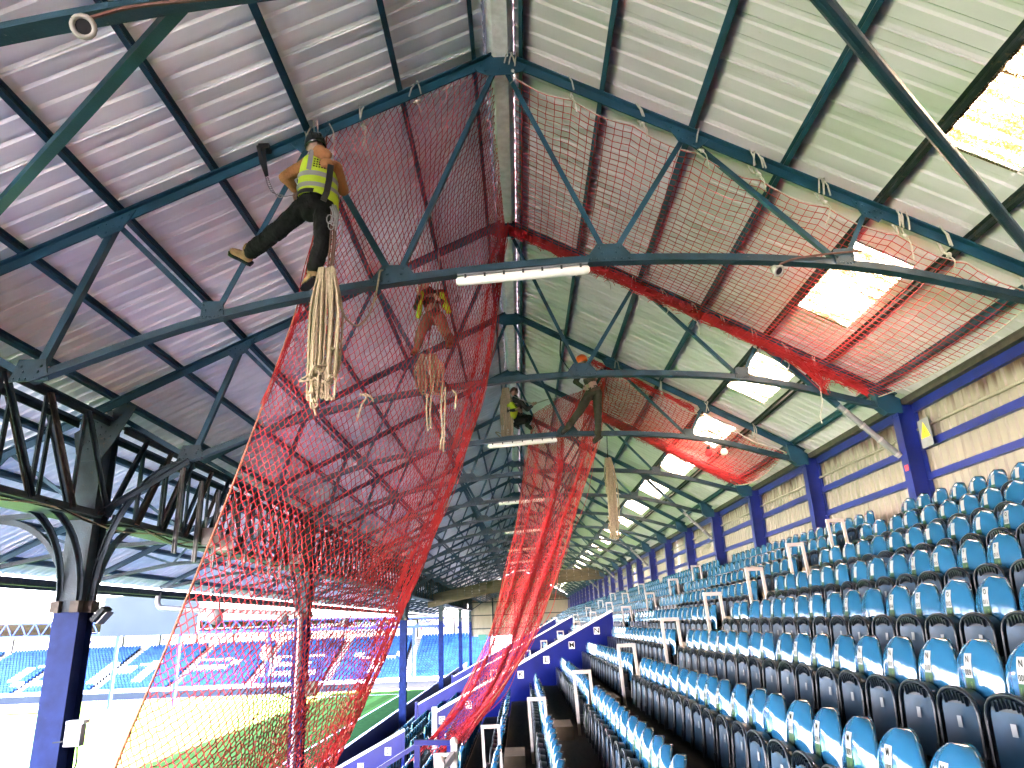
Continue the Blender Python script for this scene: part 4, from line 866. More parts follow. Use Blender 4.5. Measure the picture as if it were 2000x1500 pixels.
# ------------------------------------------------------------------ people
def organic(name, parts, mt, parent, voxel=0.012, smooth=3, disp=0.0, dscale=0.12):
    m = MB()
    for p in parts:
        if len(p) == 2: m.ball(p[0], p[1], 12, 8)
        elif len(p) == 3: m.ball(p[0], p[1], 12, 8, sc=p[2])
        else:
            a, ra, b, rb = p; a, b = Vector(a), Vector(b); m.tube([a, a.lerp(b, 0.5), b], [ra, (ra + rb) / 2, rb], 12); m.ball(a, ra * 1.0, 12, 8); m.ball(b, rb * 1.0, 12, 8)
    o = m.build(name, mt, None); md = o.modifiers.new('r', 'REMESH'); md.mode = 'VOXEL'; md.voxel_size = voxel; md.use_smooth_shade = True
    s_ = o.modifiers.new('s', 'SMOOTH'); s_.iterations = smooth; s_.factor = 0.5
    if disp:
        t = bpy.data.textures.new('folds', 'CLOUDS'); t.noise_scale = dscale; t.noise_depth = 2; d = o.modifiers.new('d', 'DISPLACE'); d.texture = t; d.strength = disp; d.mid_level = 0.5; d.texture_coords = 'LOCAL'
    dg = bpy.context.evaluated_depsgraph_get(); me = bpy.data.meshes.new_from_object(o.evaluated_get(dg)); me.name = name
    o.modifiers.clear(); o.data = me
    if not me.materials: me.materials.append(M[mt])
    o.parent = parent; o.matrix_parent_inverse = Matrix.Translation(-parent.location); return o
def sub(m, name, mt, parent):
    o = m.build(name, mt, parent); o.matrix_parent_inverse = Matrix.Translation(-parent.location) if parent.parent is None else Matrix.Identity(4); return o
def hand(parts, wrist, tip_dir, side, s=1.0):
    w = Vector(wrist); d = Vector(tip_dir).normalized(); sd_ = Vector(side); sd_ = (sd_ - d * sd_.dot(d)).normalized(); nn = d.cross(sd_)
    parts.append((w, 0.027 * s, w + d * 0.07 * s, 0.030 * s))
    for k, L_ in enumerate((0.068, 0.078, 0.072, 0.056)):
        b = w + d * 0.085 * s + sd_ * (k - 1.5) * 0.021 * s; c = b + d * L_ * 0.5 * s + nn * 0.006; e = c + d * L_ * 0.35 * s + nn * 0.03 * s
        parts.append((b, 0.0105 * s, c, 0.0098 * s)); parts.append((c, 0.0098 * s, e, 0.009 * s))
    b = w + d * 0.03 * s - sd_ * 0.03 * s; c = b + d * 0.035 * s - sd_ * 0.03 * s; parts.append((b, 0.013 * s, c, 0.0115 * s)); parts.append((c, 0.0115 * s, c + d * 0.03 * s + nn * 0.012, 0.010 * s))
def basis(a, b):                     # axis up from a to b, side to the picture's right, and depth away from the camera
    up = (b - a).normalized(); v = ((a + b) / 2).normalized(); sd_ = v.cross(up).normalized(); return sd_, up.cross(sd_).normalized() * -1 if up.cross(sd_).dot(v) < 0 else up.cross(sd_).normalized(), up
def rings(m, L_, n=20, closed=False):
    vs_ = []
    for c, sd_, dp, a, b in L_: vs_ += [c + sd_ * (a * math.cos(2 * math.pi * k / n)) + dp * (b * math.sin(2 * math.pi * k / n)) for k in range(n)]
    fs = [(i * n + k, i * n + (k + 1) % n, (i + 1) * n + (k + 1) % n, (i + 1) * n + k) for i in range(len(L_) - 1) for k in range(n)]
    if closed: fs += [tuple(range(n))[::-1], tuple((len(L_) - 1) * n + k for k in range(n))]
    m.sm = True; m.add(vs_, fs)
def helmet(c, up, fwd, mt, parent, s=1.0):
    up = up.normalized(); fwd = (fwd - up * fwd.dot(up)).normalized(); sd_ = fwd.cross(up); prof = [(0.004, 0.142), (0.045, 0.136), (0.085, 0.115), (0.112, 0.08), (0.126, 0.035), (0.129, 0.0), (0.127, -0.03), (0.120, -0.034)]
    m = MB(); rings(m, [(c + up * (h * s), sd_, fwd, r * s * 0.97, r * s * 1.1) for r, h in prof], 18); o = sub(m, 'helmet', mt, parent)
    m = MB(); m.sm = True
    for k in (-0.045, 0, 0.045): m.tube([c + up * (0.147 * math.cos(a) * s + 0.002) + fwd * (0.138 * math.sin(a) * s) + sd_ * k * s for a in [(-1.25 + q * 0.25) for q in range(11)]], 0.008 * s, 6)
    q = m.build('helmet_ridge', mt, o); return o
def boot(name, ankle, toe_dir, up, parent, s=1.0, mt='boot'):
    t = toe_dir.normalized(); u = (up - t * up.dot(t)).normalized(); a = Vector(ankle)
    b = organic(name, [(a + u * 0.10 * s, 0.062 * s, a, 0.06 * s), (a - t * 0.03 * s - u * 0.03 * s, 0.055 * s, a + t * 0.10 * s - u * 0.035 * s, 0.048 * s), (a + t * 0.10 * s - u * 0.035 * s, 0.050 * s, a + t * 0.17 * s - u * 0.045 * s, 0.042 * s)], mt, parent, 0.011, 3, 0.01, 0.04)
    m = MB(); sd_ = t.cross(u); P = [(-0.09, 0.04), (-0.05, 0.05), (0.06, 0.045), (0.14, 0.055), (0.2, 0.045), (0.225, 0.0)]; loop = [(x, y) for x, y in P] + [(x, -y) for x, y in P[::-1][1:]]
    k = len(loop); lo = [a + t * x * s + sd_ * y * s - u * 0.105 * s for x, y in loop]; hi = [p + u * 0.03 * s for p in lo]
    m.add(lo + hi, [tuple(range(k))[::-1], tuple(range(k, 2 * k))] + [(i, (i + 1) % k, (i + 1) % k + k, i + k) for i in range(k)]); sole = m.build('sole', 'rim', b); return b

# --- main worker: black helmet, tan hoodie, hi-vis vest, seen from behind
J = lambda px, py, y: at(px, py, y)
P1 = thing('person', 'person in tan hoodie, yellow hi-vis vest and black helmet hanging from the truss', 'person', J(612, 395, YP)); Y = YP
hipL, hipR, pel, neck, head = J(597, 402, Y), J(632, 408, Y), J(613, 393, Y), J(627, 306, Y + .02), J(616, 288, Y + .06)
shL, shR, elL, haL, elR, haR = J(601, 320, Y), J(655, 328, Y), J(557, 346, Y - .02), J(578, 372, Y + .16), J(671, 372, Y + .22), J(652, 345, Y + .5)
knL, anL, knR, anR = J(545, 448, Y + .18), J(489, 492, Y + .48), J(630, 468, Y - .08), J(614, 524, Y + .02)
body = [(head, 0.10, (0.92, 1.02, 1.15)), (head + Vector((0, 0.105, -0.01)), 0.018), (head + Vector((-0.098, 0.0, -0.01)), 0.024, (0.5, 1, 1.4)), (head + Vector((0.098, 0.0, -0.01)), 0.024, (0.5, 1, 1.4)), (neck, 0.06, head, 0.06), (pel, 0.13, neck.lerp(pel, 0.4), 0.14), (neck.lerp(pel, 0.4), 0.14, neck, 0.07),
        (shL, 0.06, shR, 0.06), (shL, 0.052, elL, 0.042), (elL, 0.042, haL, 0.03), (shR, 0.052, elR, 0.042), (elR, 0.042, haR, 0.03), (hipL, 0.085, knL, 0.06), (knL, 0.06, anL, 0.045), (hipR, 0.085, knR, 0.06), (knR, 0.06, anR, 0.045), (hipL, 0.10, hipR, 0.10)]
hand(body, haL, J(577, 384, Y + .2) - haL, Vector((0, 1, 0))); hand(body, haR, Vector((0, 0.5, 0.6)), Vector((1, 0, 0)))
organic('body', body, 'skin', P1, 0.0075, 2)
organic('trousers', [(hipL, 0.125, knL, 0.105), (knL, 0.108, anL.lerp(knL, 0.05), 0.098), (hipR, 0.125, knR, 0.102), (knR, 0.102, anR.lerp(knR, 0.06), 0.088), (hipL, 0.13, hipR, 0.13), (pel, 0.15, (hipL + hipR) / 2, 0.14), (pel + Vector((0, 0, 0.05)), 0.14), (J(607, 412, Y), 0.125)], 'trouser', P1, 0.012, 2, 0.042, 0.14)
organic('hoodie', [(shL, 0.082, elL, 0.068), (elL, 0.07, haL.lerp(elL, 0.12), 0.05), (shR, 0.082, elR, 0.066), (elR, 0.066, haR.lerp(elR, 0.12), 0.05), (shL, 0.085, shR, 0.085), (neck, 0.10, pel, 0.135), (J(629, 305, Y - .08), 0.105, (1.15, 0.9, 0.95)), (J(625, 299, Y - .04), 0.092), (J(638, 320, Y - .13), 0.075, (1.2, 0.7, 0.9)), (J(646, 327, Y - .13), 0.045)], 'hoodie', P1, 0.011, 3, 0.025, 0.09)
sd1, dp1, up1 = basis(pel, neck); L1 = (neck - pel).length
def vr(t, a, b, off=0.0, dz=0.0): return (pel + up1 * (L1 * t) + sd1 * off + up1 * dz, sd1, dp1, a, b)
VR = [vr(0.06, 0.235, 0.185, 0.06, -0.03), vr(0.16, 0.235, 0.185, 0.035), vr(0.34, 0.225, 0.18, 0.015), vr(0.55, 0.22, 0.175, 0.005), vr(0.74, 0.215, 0.165, 0.0), vr(0.88, 0.195, 0.145, 0.0), vr(0.97, 0.13, 0.115, 0.0)]
m = MB(); rings(m, VR, 28)
for i, v in enumerate(m.v): m.v[i] = tuple(Vector(v) + Vector((random.gauss(0, 0.004), random.gauss(0, 0.004), random.gauss(0, 0.004))) - up1 * (0.06 * max(0, (Vector(v) - pel).dot(sd1)) / 0.2 if i < 28 else 0))
vest = sub(m, 'vest', 'hivis', P1); sb = vest.modifiers.new('s', 'SUBSURF'); sb.levels = 1; sb.render_levels = 1
def band(t0, t1, a, b, offs):
    m = MB(); rings(m, [vr(t0, a, b, offs[0]), vr(t1, a, b, offs[1])], 28); m.build('reflective_band', 'silver', vest)
band(0.36, 0.46, 0.232, 0.19, (0.013, 0.009)); band(0.13, 0.22, 0.243, 0.194, (0.042, 0.03))
for s0 in (-0.11, 0.115):
    m = MB(); rows = []
    for t, b in ((0.46, 0.185), (0.62, 0.184), (0.76, 0.178), (0.90, 0.155), (0.97, 0.125)): c = pel + up1 * (L1 * t) - dp1 * b * math.sqrt(max(0.1, 1 - (s0 / 0.24) ** 2)); rows += [c + sd1 * (s0 - 0.026) - dp1 * 0.004, c + sd1 * (s0 + 0.026) - dp1 * 0.004]
    m.add(rows, [(2 * i, 2 * i + 1, 2 * i + 3, 2 * i + 2) for i in range(4)]); m.build('brace_band', 'silver', vest)
for q in range(4):
    m = MB(); c = pel + up1 * (L1 * (0.70 - q * 0.05)) - dp1 * 0.187
    for k in range(5): m.bar(c + sd1 * (-0.07 + k * 0.03), c + sd1 * (-0.07 + k * 0.03 + 0.018), 0.004, 0.014)
    m.build('printed_line', 'ink', vest)
m = MB(); rows = [J(646, 322, Y - .22), J(643, 350, Y - .235), J(638, 376, Y - .24), J(631, 392, Y - .22)]
m.sweep([(-0.035, -0.006), (0.035, -0.006), (0.035, 0.006), (-0.035, 0.006)], rows, up=-dp1); sub(m, 'harness_strap', 'black', P1)
m = MB(); rings(m, [vr(0.0, 0.19, 0.175), vr(0.09, 0.192, 0.178)], 24); sub(m, 'harness_belt', 'black', P1)
m = MB(); rings(m, [vr(0.095, 0.18, 0.165), vr(0.15, 0.185, 0.17)], 24); sub(m, 'hoodie_hem', 'hoodie', P1)
m = MB()
for a, b in (((650, 400), (653, 440)), ((646, 404), (648, 430)), ((655, 402), (656, 450))): m.tube(crv([J(*a, Y - .16), J((a[0] + b[0]) / 2 + 4, (a[1] + b[1]) / 2, Y - .19), J(*b, Y - .17)], 5), 0.013, 6)
for x, y in ((644, 428), (647, 440), (652, 432)): m.tube([J(x + 6 * math.cos(a), y + 9 * math.sin(a), Y - .2) for a in [q * 0.7 for q in range(10)]], 0.007, 5)
sub(m, 'harness_tackle', 'grey_pipe', P1)
helmet(head + Vector((0, -0.01, 0.03)), Vector((-0.10, -0.12, 1)), Vector((-0.5, 1, -0.1)), 'helmet_black', P1)
boot('boot', anL + (anL - knL).normalized() * 0.07, J(455, 488, Y + .45) - J(488, 505, Y + .5), (knL - anL), P1); boot('boot', anR + (anR - knR).normalized() * 0.07, J(597, 548, Y + .12) - J(612, 535, Y), (knR - anR), P1)

# --- the three other workers
def worker(label, loc, j, top, trouser, helm, facing, vest_bits, s=1.0, seat=None):
    root = thing('person', label, 'person', loc); f = Vector(facing).normalized(); sd_ = (j['shR'] - j['shL']).normalized(); hd = j['head']
    b = [(hd, 0.10 * s, (0.92, 1.0, 1.15)), (hd + f * 0.105 * s, 0.02 * s), (hd + f * 0.09 * s - Vector((0, 0, 0.05 * s)), 0.03 * s), (hd + sd_ * 0.098 * s, 0.022 * s), (hd - sd_ * 0.098 * s, 0.022 * s), (j['neck'], 0.06 * s, hd, 0.06 * s), (j['pel'], 0.13 * s, j['neck'].lerp(j['pel'], .4), 0.14 * s), (j['neck'].lerp(j['pel'], .4), 0.14 * s, j['neck'], 0.07 * s), (j['shL'], .06 * s, j['shR'], .06 * s), (j['hipL'], .1 * s, j['hipR'], .1 * s)]
    for q in 'LR': b += [(j['sh' + q], .052 * s, j['el' + q], .042 * s), (j['el' + q], .042 * s, j['ha' + q], .03 * s), (j['hip' + q], .085 * s, j['kn' + q], .06 * s), (j['kn' + q], .06 * s, j['an' + q], .045 * s)]; hand(b, j['ha' + q], (j['ha' + q] - j['el' + q]), sd_, s)
    bo = organic('body', b, 'skin', root, 0.009, 2)
    m = MB()
    for k in (-1, 1): m.ball(hd + f * 0.092 * s + sd_ * 0.034 * k * s + Vector((0, 0, 0.012 * s)), 0.013 * s, 8, 6)
    o = m.build('eyes', 'ink', bo)
    organic('trousers', [(j['hip' + q], .118 * s, j['kn' + q], .095 * s) for q in 'LR'] + [(j['kn' + q], .095 * s, j['an' + q], .075 * s) for q in 'LR'] + [(j['hipL'], .125 * s, j['hipR'], .125 * s), (j['pel'], .135 * s)], trouser, root, 0.014, 3, 0.03, 0.1)
    organic('jacket', [(j['sh' + q], .08 * s, j['el' + q], .065 * s) for q in 'LR'] + [(j['el' + q], .065 * s, j['ha' + q].lerp(j['el' + q], .15), .048 * s) for q in 'LR'] + [(j['shL'], .085 * s, j['shR'], .085 * s), (j['neck'], .10 * s, j['pel'], .14 * s), (j['neck'].lerp(j['pel'], .5), .155 * s)], top, root, 0.013, 3, 0.025, 0.09)
    for k, (pts, r) in enumerate(vest_bits): organic('vest', [(pts[i], r, pts[i + 1], r * 0.9) for i in range(len(pts) - 1)], 'hivis', root, 0.014, 2, 0.03, 0.08)
    helmet(hd + Vector((0, 0, 0.03)), (hd - j['neck']) + Vector((0, 0, 0.1)), f, helm, root, s)
    for q in 'LR': boot('boot', j['an' + q] + (j['an' + q] - j['kn' + q]).normalized() * 0.06, f + Vector((0, 0, -0.5)), j['kn' + q] - j['an' + q], root, s, 'olive' if trouser == 'olive' else ('jacket' if trouser == 'trouser' else 'boot'))
    m = MB(); u = (j['neck'] - j['pel']).normalized(); v = j['pel'].normalized(); sx = v.cross(u).normalized(); rings(m, [(j['pel'], sx, v, .165 * s, .165 * s), (j['pel'] + u * 0.06, sx, v, .17 * s, .17 * s)], 20); sub(m, 'harness_belt', 'rope_brown', root); return root
y2 = 11.9
worker('person in dark jacket, tan trousers and open yellow vest behind the big red net', J(845, 615, y2), dict(head=J(829, 553, y2 - .1), neck=J(836, 568, y2), pel=J(847, 617, y2), shL=J(824, 575, y2), shR=J(866, 574, y2), elL=J(814, 600, y2 - .15), haL=J(818, 575, y2 - .35), elR=J(872, 600, y2 - .1), haR=J(858, 585, y2 - .35),
       hipL=J(837, 622, y2), hipR=J(858, 622, y2), knL=J(822, 650, y2 - .3), anL=J(816, 674, y2 - .1), knR=J(870, 648, y2 - .3), anR=J(878, 664, y2 + .05)), 'jacket', 'tan_trouser', 'helmet_brown', (-.2, -1, -.1),
       [([J(823, 572, y2 - .2), J(820, 600, y2 - .25), J(817, 618, y2 - .2)], 0.05), ([J(863, 576, y2 - .2), J(870, 595, y2 - .22), J(876, 608, y2 - .15)], 0.06)])
rope('white suspension rope of the worker behind the net', [at(857, 488, TY(2) - .1), at(857, 540, y2 - .2), at(852, 580, y2 - .3), at(848, 600, y2 - .25)], 0.016, 'rope_white')
coil('fanned tassel of beige rope below the netted worker', at(837, 692, y2 - .1), 0.75, 0.5, 0.15, 16, 0.012, 'rope', 0.35, False)
rope('dark cord from the netted worker to the rope tassel', [at(845, 622, y2 - .2), at(838, 660, y2 - .15), at(838, 694, y2 - .1)], 0.012, 'rope_brown')
y4 = 16.2
worker('person in orange helmet and dark trousers below the third truss rafter', J(1160, 765, y4), dict(head=J(1137, 707, y4), neck=J(1143, 722, y4 + .05), pel=J(1160, 764, y4 + .1), shL=J(1132, 730, y4), shR=J(1158, 727, y4 + .2), elL=J(1124, 746, y4 - .1), haL=J(1140, 757, y4 - .2), elR=J(1168, 732, y4 + .3), haR=J(1176, 722, y4 + .45),
       hipL=J(1153, 768, y4 + .1), hipR=J(1166, 768, y4 + .1), knL=J(1133, 802, y4 - .05), anL=J(1112, 830, y4 + .1), knR=J(1168, 808, y4), anR=J(1168, 845, y4 + .15)), 'olive', 'olive', 'helmet_orange', (-.8, -.4, -.2), [])
y3 = 20.4
worker('person in black with a yellow vest crouched by the ridge beside a rope hank', J(1008, 812, y3), dict(head=J(1004, 768, y3 + .1), neck=J(1006, 778, y3), pel=J(1014, 815, y3), shL=J(998, 784, y3), shR=J(1018, 786, y3 - .1), elL=J(994, 803, y3 - .2), haL=J(1008, 800, y3 - .45), elR=J(1030, 800, y3 - .2), haR=J(1040, 792, y3 - .3),
       hipL=J(1010, 817, y3), hipR=J(1020, 817, y3), knL=J(1026, 822, y3 - .4), anL=J(1010, 826, y3 - .1), knR=J(1034, 816, y3 - .35), anR=J(1030, 826, y3)), 'jacket', 'trouser', 'helmet_brown', (.6, -.7, -.2),
       [([J(998, 792, y3 - .2), J(1004, 800, y3 - .25), J(1002, 812, y3 - .22)], 0.12)])
coil('long straight hank of beige rope beside the crouched worker by the ridge', at(988, 758, y3 - .2), 1.75, 0.34, 0.2, 20, 0.017, ragged=0.5)
rope('taut white rope from the crouched worker to the far rafter', [at(996, 770, y3 - .2), at(1022, 782, y3 - .2), at(1042, 788, y3 - .2), at(1070, 780, y3), at(1094, 775, y3 + .3)], 0.016, 'rope_white')

# ------------------------------------------------------------------ pipe, speakers, junction box
yq = TY(5) - 0.35
m = MB(); m.sm = True; m.tube(crv([(XE + 0.4, yq, 1.45), (XE + 0.45, yq, 1.02), (XE + 0.8, yq, 0.92), (-10.2, yq, 0.78), (-7.9, yq, 0.62), (-7.45, yq, 0.55), (-7.38, yq, 0.1), (-7.38, yq, -3.0), (-7.38, yq, ZP)], 6), 0.085, 10)
dp = m.build('downpipe', 'grey_pipe'); tag(dp, 'grey rainwater pipe bending from the gutter down the second front column', 'pipe')
for i, (px, py, y) in enumerate(((428, 1196, 21.0), (557, 1198, 27.0), (676, 1212, 36.0))):
    p = at(px, py, y); root = thing('horn_speaker', ['grey horn loudspeaker hanging under the front roof edge, leftmost', 'grey horn loudspeaker hanging under the roof edge, middle of three', 'small dark horn loudspeaker under the roof edge, rightmost'][i], 'loudspeaker', p, 'horn loudspeakers under the roof edge')
    m = MB(); m.sm = True; m.tube([(0, 0.18, 0.05), (0, 0.02, 0), (0, -0.12, -0.05), (0, -0.26, -0.12)], [0.07, 0.10, 0.17, 0.25], 12); m.build('horn', 'grey_pipe', root)
    m = MB(); m.bar((0, 0, 0.08), (0, 0, 0.6), 0.05, 0.03); m.bar((-0.14, 0, 0.08), (0.14, 0, 0.08), 0.04, 0.03); m.build('stirrup', 'dark_steel', root)
p = at(520, 1275, 22.0); root = thing('hanging_lamp', 'white round lamp hanging before the far seats behind the net', 'lamp', p); m = MB(); m.sm = True; m.ball((0, 0, 0), 0.22, sc=(0.8, 0.8, 1.1)); m.build('globe', 'white', root); m = MB(); m.tube([(0, 0, 0.2), (0, 0, 0.7)], 0.02, 6); m.build('stem', 'grey_pipe', root)
p = at(146, 1436, TY(2) - 0.42); root = thing('junction_box', 'pale junction box on the big left column with a dangling cable', 'junction box', p)
m = MB(); m.box((0, 0, 0), (0.24, 0.14, 0.30)); m.build('case', 'grey_box', root); m = MB(); m.box((0.02, 0, 0.185), (0.26, 0.18, 0.05)); m.build('hood', 'white', root)
m = MB(); m.tube(crv([(0.06, 0, -0.15), (0.08, 0, -0.4), (0.0, 0, -0.6), (-0.05, 0, -0.95)], 5), 0.016, 6); m.build('lead', 'cable', root); m = MB(); m.bar((-0.35, 0.05, -0.1), (-0.1, 0.05, -0.08), 0.02, 0.02); m.build('strap', 'dark_steel', root)
p = at(195, 1200, TY(2)); root = thing('floodlight', 'dark slanted floodlight fixed to the right of the big left column', 'floodlight', p); m = MB(); m.box((0.02, 0, 0), (0.08, 0.25, 0.26), Matrix.Rotation(R(40), 3, 'Y')); m.build('housing', 'dark_steel', root); m = MB(); m.box((0.09, 0, -0.06), (0.02, 0.22, 0.23), Matrix.Rotation(R(40), 3, 'Y')); m.build('glass', 'grey_pipe', root)
# bracket arm with a plate on the second column
p = at(600, 1345, TY(5) - .3); root = thing('bracket_box', 'brown box on the second front column with a projecting dark arm', 'box', p); m = MB(); m.box((0.15, 0, 0), (0.35, 0.25, 0.45)); m.build('case', 'timber', root); m = MB(); m.bar((-1.3, 0, 0.05), (0, 0, 0.0), 0.05, 0.05); m.bar((-1.25, 0.01, 0.05), (-0.1, 0.01, -0.5), 0.04, 0.04); m.bar((-1.2, 0, 0), (-1.2, 0, 1.3), 0.04, 0.04); m.build('arm', 'dark_steel', root)

# ------------------------------------------------------------------ far end of the stand
root = thing('valance', 'brown boarded valance across the far end of the roof', 'valance', (0, TY(13), 0)); y = 0
m = MB(); n = 24
for i in range(n):
    a, b = -7.5 + 14.3 * i / n, -7.5 + 14.3 * (i + 1) / n; za = 1.55 + 1.75 * (i / n) + 0.35 * math.sin(math.pi * i / n); zb = 1.55 + 1.75 * ((i + 1) / n) + 0.35 * math.sin(math.pi * (i + 1) / n)
    q = MB(); q.plate([(a + 0.01, za), (b - 0.01, zb), (b - 0.01, zb + 0.85), (a + 0.01, za + 0.85)], -0.04, 0.04); q.build('board', 'valance', root)
m.sweep([(-0.1, -0.08), (0.1, -0.08), (0.1, 0.08), (-0.1, 0.08)], [(-7.5 + 14.3 * i / 12, 0, 1.5 + 1.75 * i / 12 + 0.35 * math.sin(math.pi * i / 12)) for i in range(13)]); m.build('edge_beam', 'valance', root)
gab = thing('gable_wall', 'cream corrugated wall closing the far end of the stand', 'wall')
for i in range(15):
    xa = -7.4 + i * 1.0; m = MB(); P = 5
    pr = [(xa + k * 0.2 + o, h) for k in range(P) for o, h in ((0, 0), (0.12, 0), (0.14, 0.03), (0.18, 0.03))] + [(xa + 1.0, 0)]
    k = len(pr); m.add([(x, Y1 - h, -3.2 if i > 5 else -1.6) for x, h in pr] + [(x, Y1 - h, zr(x) - 0.05) for x, h in pr], [(i_, i_ + 1, i_ + 1 + k, i_ + k) for i_ in range(k - 1)]); m.build('cladding_sheet', 'cladding', gab)
for z in (-0.6, 1.2, 3.0): m = MB(); m.span((-7.4, Y1 - 0.12, z), (7.2, Y1 - 0.05, z + 0.12)); m.build('wall_rail', 'dark_steel', gab)
for x in (-4.2, -1.0, 2.2): m = MB(); m.span((x, Y1 - 0.2, -5), (x + 0.2, Y1 - 0.121, zr(x) - 0.1)); m.build('wall_post', 'dark_steel', gab)
m = MB(); m.box((0, 0, 0), (1.1, 0.06, 0.9)); o = m.build('exit_sign', 'teal_sign', None, at(942, 1246, Y1 - 0.4)); tag(o, 'small green exit sign on the far gable wall', 'sign')
m = MB(); m.plate([(-7.6, -5), (7.2, -5), (7.2, zr(7.2)), (0, zr(0)), (-12.6, zr(-12.6)), (-12.6, 1), (-7.6, 1)], Y0 - 0.1, Y0); tag(m.build('near_light_block', 'cladding'), 'unseen wall added behind the camera to block light', 'wall')  # added out of view: stops light entering the open end behind the camera

# ------------------------------------------------------------------ the stand across the end of the pitch
YS = 112.0
fs = thing('far_stand', 'far covered stand with blue seats across the end of the pitch', 'stand', (0, YS, 0))
X0_, X1_ = -105.0, -5.2
def far_part(name, mt, fn): m = MB(); fn(m); return m.build(name, mt, fs)
NR = 20
far_part('terrace', 'concrete', lambda m: [m.span((X0_, 0.2 + r * 0.75, ZP), (X1_ if r < 30 else X1_, 0.2 + (r + 1) * 0.75, -7.3 + r * 0.29)) for r in range(NR)])
far_part('front_board', 'screen', lambda m: m.span((X0_, -2.1, ZP), (X1_ - 1, -2.0, ZP + 0.9)))
far_part('front_wall', 'white', lambda m: m.span((X0_, -0.1, ZP), (X1_, 0.15, ZP + 1.3)))
AX = [-98, -86.5, -75, -63.5, -52, -40.5, -29, -17.5]
GL = {'P': ['1111.', '1...1', '1...1', '1111.', '1....', '1....', '1....'], 'O': ['.111.', '1...1', '1...1', '1...1', '1...1', '1...1', '.111.'], 'M': ['1...1', '11.11', '1.1.1', '1.1.1', '1...1', '1...1', '1...1'], 'E': ['11111', '1....', '1....', '1111.', '1....', '1....', '11111'], 'Y': ['1...1', '1...1', '.1.1.', '..1..', '..1..', '..1..', '..1..']}
seatm = MB()
for r in range(NR):
    z = -7.3 + r * 0.29; x = X0_
    while x < X1_ - 0.5:
        x += 0.52
        if any(abs(x - a) < 0.75 for a in AX): continue
        white = False; rr = r - 3
        if 0 <= rr < 9:
            for i, c in enumerate('POMPEY'):
                gx = (x - (-92 + i * 13.0)) / 1.75
                if 0 <= gx < 5 and GL[c][6 - min(6, int(rr * 7 / 9))][int(gx)] == '1': white = True
        seatm.cur = 1 if white else 0; y = 0.2 + r * 0.75 + 0.35
        seatm.add([(x - 0.22, y, z + 0.05), (x + 0.22, y, z + 0.05), (x + 0.22, y + 0.1, z + 0.62), (x - 0.22, y + 0.1, z + 0.62), (x - 0.22, y - 0.3, z + 0.36), (x + 0.22, y - 0.3, z + 0.36)], [(0, 1, 2, 3), (4, 5, 1, 0)])
so = seatm.build('seat_rows', ['far_seat', 'white'], fs); so['kind'] = 'stuff'
for a in AX: far_part('aisle', 'grey_box', lambda m: [m.span((a - 0.6, 0.18 + r * 0.75, -7.5 + r * 0.29), (a + 0.6, 0.18 + (r + 1) * 0.75, -7.28 + r * 0.29 + 0.004)) for r in range(NR)])
far_part('rear_wall', 'white', lambda m: m.span((X0_, 15.6, -3), (X1_, 15.75, 2.2)))
nb = 16
for i in range(nb):
    a = X0_ + (X1_ - X0_) * i / nb; b = X0_ + (X1_ - X0_) * (i + 1) / nb
    w = far_part('advert_board', 'white', lambda m: m.span((a + 0.1, 15.4, -1.35), (b - 0.1, 15.5, 0.9)))
    far_part('rear_post', 'dark_steel', lambda m: m.span((a - 0.12, 15.2, -1.6), (a + 0.12, 15.38, 1.4)))
    if i % 2 == 0:
        t = text_mesh("Domino's", 1.15, 'far_blue')
        for v in t.vertices: v.co = Vector((v.co.x, 0, v.co.y))
        place('board_lettering', t, w, ((a + b) / 2 + 0.4, 15.36, -0.35))
    m = MB(); c = Vector(((a + b) / 2 - 2.5, 15.36, -0.3)); m.box(c, (0.35, 0.04, 0.35), Matrix.Rotation(R(45), 3, 'Y')); m.build('board_mark', 'red' if i % 2 == 0 else 'far_blue', w)
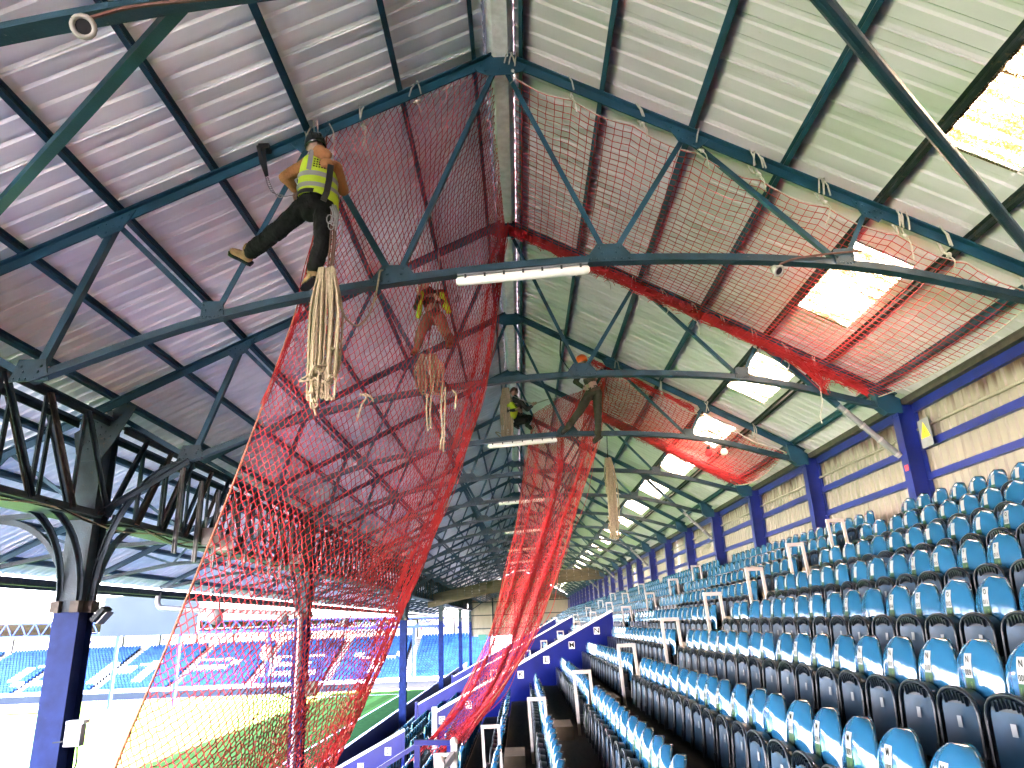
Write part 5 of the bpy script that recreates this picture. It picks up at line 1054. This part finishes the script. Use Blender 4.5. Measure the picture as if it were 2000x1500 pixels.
far_part('roof', 'far_roof', lambda m: m.add([(X0_, -1.5, 3.6), (X1_ - 6, -1.5, 1.2), (X1_, 16, 1.1), (X0_, 16, 1.2), (X0_, -1.5, 3.75), (X1_ - 6, -1.5, 1.35), (X1_, 16, 1.25), (X0_, 16, 1.35)], [(0, 3, 2, 1), (4, 5, 6, 7), (0, 1, 5, 4), (1, 2, 6, 5), (2, 3, 7, 6), (3, 0, 4, 7)]))
zt = lambda x: 3.45 + (1.25 - 3.45) * (x - X0_) / (X1_ - 6 - X0_); zbm = lambda x: zt(x) - (2.3 + (1.2 - 2.3) * (x - X0_) / (X1_ - 6 - X0_))
XR = X1_ - 6
far_part('truss_top_chord', 'far_blue', lambda m: m.bar((X0_, -1.7, zt(X0_)), (XR, -1.7, zt(XR)), 0.25, 0.25)); far_part('truss_bottom_chord', 'far_blue', lambda m: m.bar((X0_, -1.7, zbm(X0_)), (XR, -1.7, zbm(XR)), 0.3, 0.4))
nd = 44
for i in range(nd):
    a = X0_ + (XR - X0_) * i / nd; b = X0_ + (XR - X0_) * (i + 1) / nd; c = (a + b) / 2
    far_part('truss_diagonal', 'far_blue', lambda m: [m.bar((a, -1.7, zbm(a)), (c, -1.7, zt(c)), 0.14, 0.14, up=(0, 1, 0)), m.bar((c, -1.72, zt(c)), (b, -1.72, zbm(b)), 0.14, 0.14, up=(0, 1, 0))])
    if i % 3 == 0: far_part('roof_rafter', 'dark_steel', lambda m: m.bar((a, -1.4, zbm(a) + 0.2), (a, 15.3, 0.95), 0.2, 0.3))
for x in (-83, -60, -37.5, -16): far_part('roof_post', 'far_blue', lambda m: m.tube([(x, -0.6, ZP), (x, -0.6, zbm(x))], 0.28, 8))
# big screen in the far corner, seen from behind
ys = 96.0; A = at(205, 1166, ys); B = at(384, 1236, ys); root = thing('video_screen', 'large grey back of a video screen above the far stand roof', 'screen', ((A.x + B.x) / 2, ys, ZP))
m = MB(); m.span((A.x - root.location.x, 0, B.z - ZP), (B.x - root.location.x, 0.6, A.z - ZP)); m.build('screen_panel', 'screen', root)
for x in (-4.0, 4.0): m = MB(); m.span((x - 0.15, 0.1, 0), (x + 0.15, 0.5, B.z - ZP - 0.01)); m.build('screen_post', 'far_blue', root)
